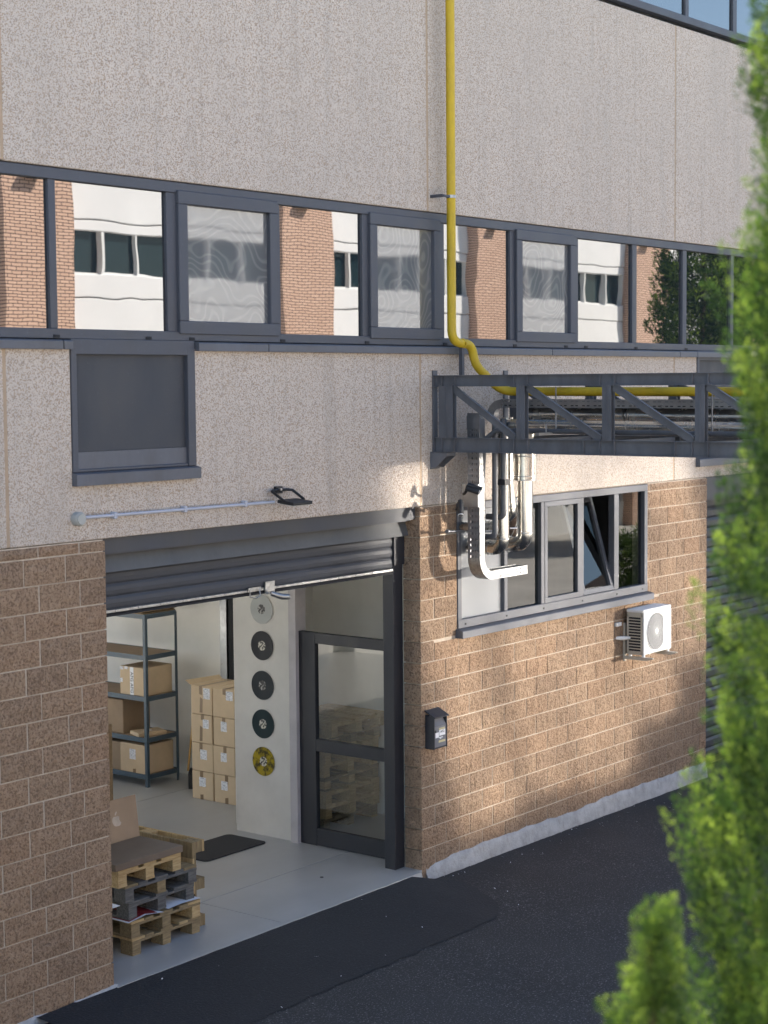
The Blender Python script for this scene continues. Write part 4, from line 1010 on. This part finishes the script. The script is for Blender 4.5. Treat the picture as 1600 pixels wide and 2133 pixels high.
carton((1.13, 4.86, .14), .46, .42, .34, 'carton with a white label on the bottom shelf', m='carton', group=gs, tape='b', lab=(.0, .22, .10, .12), seed=32)
carton((1.16, 5.36, .57), .44, .62, .40, 'dark carton in the shadow of the second shelf', m='carton_brown', group=gs, tape='', seed=34)
e = carton((1.10, 4.80, .57), .36, .24, .045, 'flat postal carton with a small label on the second shelf', m='carton', group=gs, tape='', seed=35, rz=-.35)
mb = MB(); mb.box(-.05, .04, -.03, .03, .0455, .047); mb.build('label', M['paper'], [c for c in e.children][0], world=False)
e = empty('cardboard_bundle', (1.14, 4.9, 2.01), 'bundle of flat corrugated cardboard on top of the shelves', 'cardboard')
for i in range(14):
    mb = MB(); dy = .02*math.sin(i*2.1); mb.box(.87+.01*math.sin(i*1.3), 1.40, 4.62+dy, 5.9+dy, 2.016+i*.0145, 2.016+i*.0145+.011); mb.build('sheet', M['carton_edge'], e)
e = carton((.98, 5.05, 0), .1, .1, .5, 'brown carton standing on the floor left of the shelves', m='carton_brown', group=gs, tape='', seed=36)
e.location = (.20, 5.32, 0); e.children[0].scale = (3.4, 3.2, 1.12)
e = empty('cardboard_bundle', (-.72, 3.15, 0), 'corrugated cardboard leaning upright behind the left block wall', 'cardboard')
for i in range(8):
    mb = MB(); mb.box(-.70+i*.0, .06, 3.6+i*.02, 3.612+i*.02, 0, 1.1-.01*(i % 3)); mb.build('sheet', M['carton_edge'], e)
e.location.x -= .66
# broom
e = empty('broom', (1.3, 4.45, 0), 'broom with a yellow wooden handle leaning by the shelves', 'broom')
mb = MB(); mb.tube([(1.34, 4.40, .14), (1.50, 4.46, .72)], .013, 10); mb.build('handle', M['broom_wood'], e)
mb = MB(); mb.add([(1.16, 4.10, 0), (1.52, 4.42, 0), (1.47, 4.49, 0), (1.11, 4.17, 0), (1.22, 4.22, .16), (1.44, 4.40, .16), (1.42, 4.44, .16), (1.20, 4.26, .16)], [(3,2,1,0),(4,5,6,7),(0,1,5,4),(1,2,6,5),(2,3,7,6),(3,0,4,7)]); mb.build('bristles', M['rubber'], e)
# doormat
e = empty('doormat', (-.6, 2.1, 0), 'black rubber doormat with rounded corners on the grey floor', 'mat')
def rrect(x0, x1, y0, y1, r, n=5):
    out = []
    for cx_, cy_, a0 in ((x1-r, y1-r, 0), (x0+r, y1-r, 90), (x0+r, y0+r, 180), (x1-r, y0+r, 270)):
        for i in range(n+1): a = math.radians(a0+90*i/n); out.append((cx_+r*math.cos(a), cy_+r*math.sin(a)))
    return out
mb = MB(); mb.prism(rrect(-1.02, -.12, 1.86, 2.40, .06), .002, .012, 'z'); mb.build('mat', M['rubber'], e)
# records on the column
RC = [(2.352-.251+.0, 'vinyl_clear', 'clear transparent record, topmost of the five on the column', 'reclabel_dark')]
zs_ = [2.352, 1.976, 1.566, 1.166, .776]
info = [('vinyl_clear', 'transparent grey record, topmost of the five on the pale column', 'reclabel_dark'), ('vinyl_black', 'black record just below the transparent one', 'reclabel'), ('vinyl_navy', 'dark navy record in the middle of the column', 'reclabel_dark'), ('vinyl_teal', 'dark teal record just above the yellow one', 'reclabel'), ('vinyl_yellow', 'yellow and black marbled record at the bottom of the column', 'reclabel')]
for z, (m, lab_, lm) in zip(zs_, info):
    yc = 2.075
    e = empty('vinyl_record', (.07, yc, z), lab_, 'record', 'records on the pale column')
    MB().tube([(.074, yc, z), (.0705, yc, z)], .1505, 48).build('disc', M[m], e)
    mb = MB(); mb.smooth = False
    for q in range(10):
        r0_ = .060+q*.009
        for i in range(48):
            t0, t1 = 2*math.pi*i/48, 2*math.pi*(i+1)/48
            mb.quad(*[(.0702-.0004*(k_ in (1, 2)), yc+rr_*math.cos(t), z+rr_*math.sin(t)) for k_, (rr_, t) in enumerate(((r0_, t0), (r0_+.003, t0), (r0_+.003, t1), (r0_, t1)))])
    mb.build('groove', M[m], e)
    mb = MB(); mb.disc((.0697, yc, z), (1, 0, 0), .050, .001, 32); l_ = mb.build('label', M[lm], e)
    mb = MB(); mb.disc((.0690, yc, z), (1, 0, 0), .0055, .001, 12); mb.build('hole', M['ink'], l_)
# scraps on the asphalt
mb = MB(); r = random.Random(11)
for i in range(60):
    t = r.random(); x = r.uniform(.2, 5) if t < .75 else r.uniform(-4, .2); y = -.06-abs(r.gauss(0, .22)) if t < .75 else r.uniform(-1.6, -.05)
    s_ = r.uniform(.003, .009); a = r.uniform(0, 3); z = (gz(x)+.004) if t < .75 else rz(x, max(y, -1.24))+.003
    ux, uy = math.cos(a)*s_*r.uniform(1, 3), math.sin(a)*s_*r.uniform(1, 3)
    mb.add([(x-ux, y-uy, z), (x+uy*.4, y-ux*.4, z), (x+ux, y+uy, z+.003), (x-uy*.4, y+ux*.4, z+.005)], [(0, 1, 2, 3)])
tag(mb.build('litter', M['white_paper']), kind='stuff')
mb = MB(); mb.tube([(-.75, .62, .001), (-.75, .62, .004)], .018, 12); tag(mb.build('floor_anchor', M['cable_black']), 'small black anchor hole in the grey floor near the threshold', 'anchor')
# ================================================================== STREET OPPOSITE (seen in the panes)
YO = -20.0
ob = empty('opposite_building', (10, YO, 0), 'white rendered building with brick piers reflected in the ribbon windows', 'building')
piers = [(-32.4, -30.4), (-23.6, -21.6), (-14.8, -12.8), (-6, -4), (2.8, 4.8), (11.7, 13.68), (20.75, 22.75), (29.4, 31.4), (38.5, 40.9), (47.2, 49.2), (56, 58)]
def part(name, m, *boxes, parent=ob, bevel=0):
    mb = MB()
    for b in boxes: mb.box(*b)
    return mb.build(name, M[m], parent, bevel)
part('core', 'dark_void', (-34, 58, YO-10, YO-.8, 0, 9.0))
for a, b in piers:
    if 11 < a < 12: part('brick_pier', 'pink_brick', (a, b, YO-1, YO+.35, 5.42, 9.75), (a, a+.6, YO-1, YO+.35, -.3, 5.42))  # foot cut back to fit one more sun-throwing pane
    else: part('brick_pier', 'pink_brick', (a, b, YO-1, YO+.35, -.3, 9.75))
rp = random.Random(4)
for (a, b), (c, d) in zip(piers, piers[1:]):
    x0, x1 = b, c
    part('wall_panel', 'white_render', (x0, x1, YO-.25, YO+.02, 8.42, 9.36), (x0, x1, YO-.25, YO, 8.15, 8.40), bevel=.02)
    part('wall_panel', 'white_render', (x0, x1, YO-.25, YO+.05, 6.62, 7.15), (x0, x1, YO-.25, YO+.03, 4.87, 6.60), bevel=.02)
    part('wall_panel', 'white_render', (x0, x1, YO-.25, YO, -.3, .6))
    for zlo, zhi, t0, t1 in ((7.15, 8.15, 0, 0), (.6, 4.85, 24.7, 25.4)):
        n = 6; step = (x1-x0)/n
        fr_ = part('window_frame', 'ac_white', *[(x0+i*step-.035, x0+i*step+.035, YO-.2, YO-.02, zlo, zhi) for i in range(n+1)], (x0, x1, YO-.2, YO-.1, zlo, zlo+.05))
        for i in range(-1 if (13 < x0 < 14 and zlo < 3) else 0, n):
            u0, u1 = x0+i*step+.04, x0+(i+1)*step-.04
            zt = zhi if i >= 0 else 3.6
            opened = 13 < x0 < 14 and zlo < 3 and i < 5
            if opened:
                tl = math.radians(rp.uniform(24.7, 25.5)); h = (zt-zlo-.06)*(1 if i < 3 else .84 if i == 3 else .72); s_, c_ = math.sin(tl), math.cos(tl)      # added awning panes, hinged at the top, angled to throw sun on the block wall
                mb = MB(); mb.quad((u0, YO+.04, zt-.02), (u1, YO+.04, zt-.02), (u1, YO+.04+h*s_, zt-.02-h*c_), (u0, YO+.04+h*s_, zt-.02-h*c_)); q = mb.build('pane', M['street_glass'], fr_)
            else:
                mb = MB(); mb.quad((u0, YO-.18, zhi), (u1, YO-.18, zhi), (u1, YO-.18, zlo+.05), (u0, YO-.18, zlo+.05)); mb.build('pane', M['street_glass_plain'], fr_)
for a, b in piers[5:9]:
    e = empty('pier_floodlight', (a+.7, YO+.4, 9.15), None, 'lamp', 'floodlights on the brick piers'); e['label'] = 'dark floodlight high on the %s brick pier mirrored in the ribbon windows' % {2: 'unseen first', 11: 'leftmost', 20: 'second', 29: 'third', 38: 'rightmost'}[int(a)]
    mb = MB(); mb.prism([(YO+.36, 9.30), (YO+.36, 9.20), (YO+.54, 9.10), (YO+.58, 9.17)], a+.5, a+1.0, 'x'); mb.build('lamp_housing', M['floodlight_black'], e)
    mb = MB(); mb.box(a+.7, a+.8, YO+.35, YO+.5, 9.3, 9.45); mb.build('bracket', M['floodlight_black'], e)

# ================================================================== CYPRESSES
def foliage(name, prof, seed, n_clump, per, mat, parent, axis=(0, 0), clump=(.055, .12), leaf=.022, zfocus=None, core=.55):
    """prof: list of (z, radius); many leaf slivers gathered in upright sprays"""
    r = random.Random(seed); vs = []; fs = []; tone = []
    zs_ = [p[0] for p in prof]
    def rad(z):
        for (a, ra), (b, rb) in zip(prof, prof[1:]):
            if a <= z <= b: return ra+(rb-ra)*(z-a)/(b-a)
        return 0
    z0, z1 = zs_[0], zs_[-1]
    for _ in range(n_clump):
        while True:
            z = r.uniform(z0, z1)
            if zfocus and z < zfocus and r.random() < .78: continue
            if r.random() < (rad(z)+.05)/(max(p[1] for p in prof)+.05): break
        th_ = r.uniform(0, 2*math.pi); R0 = rad(z)
        q = r.random(); rr_ = R0*(.94-.5*q*q*core*2)
        rr_ *= 1+.16*math.sin(z*9+th_*2+seed)+.10*math.sin(z*23+th_*5)
        c = V((axis[0]+rr_*math.cos(th_), axis[1]+rr_*math.sin(th_), z))
        out = V((math.cos(th_), math.sin(th_), 0)); d = (out*r.uniform(.15, .65)+V((r.uniform(-.25, .25), r.uniform(-.25, .25), 1))).normalized()
        side = d.cross(out).normalized() if d.cross(out).length > .01 else V((1, 0, 0)); up2 = side.cross(d)
        sw, sl = clump[0]*r.uniform(.7, 1.3), clump[1]*r.uniform(.7, 1.4); ct_ = r.uniform(.02, .95)**1.2
        for _k in range(per):
            t = r.random(); env = sw*(math.sin(math.pi*(.15+.85*t))**.7)
            an = r.uniform(0, 2*math.pi); rho = env*math.sqrt(r.random())
            p = c+d*(t-.35)*sl+side*(rho*math.cos(an))+up2*(rho*math.sin(an))
            ld = (d*1.0+(side*math.cos(an)+up2*math.sin(an))*r.uniform(.3, 1.1)+V((r.uniform(-.3, .3), r.uniform(-.3, .3), r.uniform(-.1, .3)))).normalized()
            wv = ld.cross(V((r.uniform(-1, 1), r.uniform(-1, 1), r.uniform(-1, 1)))).normalized()
            L = leaf*r.uniform(.7, 1.5); w_ = L*r.uniform(.13, .2); k0 = len(vs)
            vs += [p, p+ld*L*.5+wv*w_, p+ld*L, p+ld*L*.5-wv*w_]; fs.append((k0, k0+1, k0+2, k0+3)); tone += [min(1, max(0, ct_+.35*(t-.5)+r.uniform(-.15, .15)))]*4
    me = bpy.data.meshes.new(name); off = V(parent['_loc']); me.from_pydata([p-off for p in vs], [], fs); me.materials.append(mat)
    ca = me.color_attributes.new('tone', 'FLOAT_COLOR', 'POINT'); ca.data.foreach_set('color', [x for t in tone for x in (t, t, t, 1)])
    o = bpy.data.objects.new(name, me); COL.objects.link(o); o.parent = parent; return o
def cypress(x, y, prof, label, seed, n_clump, per, **kw):
    e = empty('cypress_tree', (x, y, -.26), label, 'tree', 'cypress trees in front of the factory')
    zt = prof[-1][0]; rnd = random.Random(seed)
    mb = MB(); pts = [(x+.01*math.sin(i*1.7+seed), y+.01*math.cos(i*2.1), -.3+(zt-.05+.3)*i/9) for i in range(10)]; mb.tube(pts, [.05*(1-i/10)*max(.4, prof[1][1]/.35)+.004 for i in range(10)], 8)
    for i in range(60):
        z = rnd.uniform(prof[0][0]+.1, zt-.15); a = rnd.uniform(0, 6.28); R0 = [ra+(rb-ra)*(z-za_)/(zb_-za_) for (za_, ra), (zb_, rb) in zip(prof, prof[1:]) if za_ <= z <= zb_][0]
        mb.tube([(x, y, z-.12), (x+R0*.4*math.cos(a), y+R0*.4*math.sin(a), z-.02), (x+R0*.8*math.cos(a), y+R0*.8*math.sin(a), z+.12)], [.008, .006, .002], 5)
    mb.build('trunk', M['bark'], e)
    foliage('crown', prof, seed, n_clump, per, M['cypress_leaf'], e, (x, y), **kw)
    return e
# big one at the right edge of the view
cypress(-8.86, -8.02, [(.0, .10), (.25, .36), (2.6, .43), (3.1, .42), (3.5, .385), (4.0, .34), (4.6, .30), (5.2, .265), (5.7, .21), (6.3, .09), (6.6, .0)], 'tall bright green cypress at the right edge, reaching above the picture', 5, 3900, 130, zfocus=2.6, clump=(.034, .17), leaf=.0125, core=.8)
cypress(-9.60, -7.84, [(.0, .08), (.25, .2), (2.3, .2), (2.75, .15), (3.05, .095), (3.28, .04), (3.40, .0)], 'small cypress whose tip shows over the asphalt at the bottom', 9, 560, 140, zfocus=2.4, clump=(.034, .12), leaf=.0115)
cypress(-9.42, -8.12, [(.0, .08), (.25, .22), (2.3, .22), (2.8, .16), (3.08, .10), (3.26, .04), (3.36, .0)], 'small cypress in the bottom right corner before the tall one', 12, 520, 140, zfocus=2.4, clump=(.036, .12), leaf=.0115)
# cypresses across the road, mirrored in the right-hand panes
for x, s_, lab_ in ((32.7, 21, 'dark cypress mirrored beside the brick pier in the right panes'), (35.6, 22, 'dark cypress mirrored in the rightmost ribbon pane')):
    cypress(x, -14.0, [(.0, .5), (.6, 1.3), (4, 1.5), (7.5, 1.35), (9.2, .7), (10.2, .2), (10.6, 0)], lab_, s_, 1500, 44, clump=(.2, .5), leaf=.11)
e = empty('shrub', (20.4, -9.0, -.2), 'round green shrub mirrored in the lower window', 'shrub')
foliage('crown', [(-.2, .4), (.2, .7), (.7, .8), (1.1, .6), (1.4, 0)], 31, 200, 40, M['cypress_leaf'], e, (20.4, -9.0), clump=(.18, .3), leaf=.08)
MB().tube([(20.4, -9.0, -.3), (20.4, -9.0, .6)], [.06, .03], 8).build('trunk', M['bark'], e)
for o in bpy.data.objects:
    if '_loc' in o: del o['_loc']
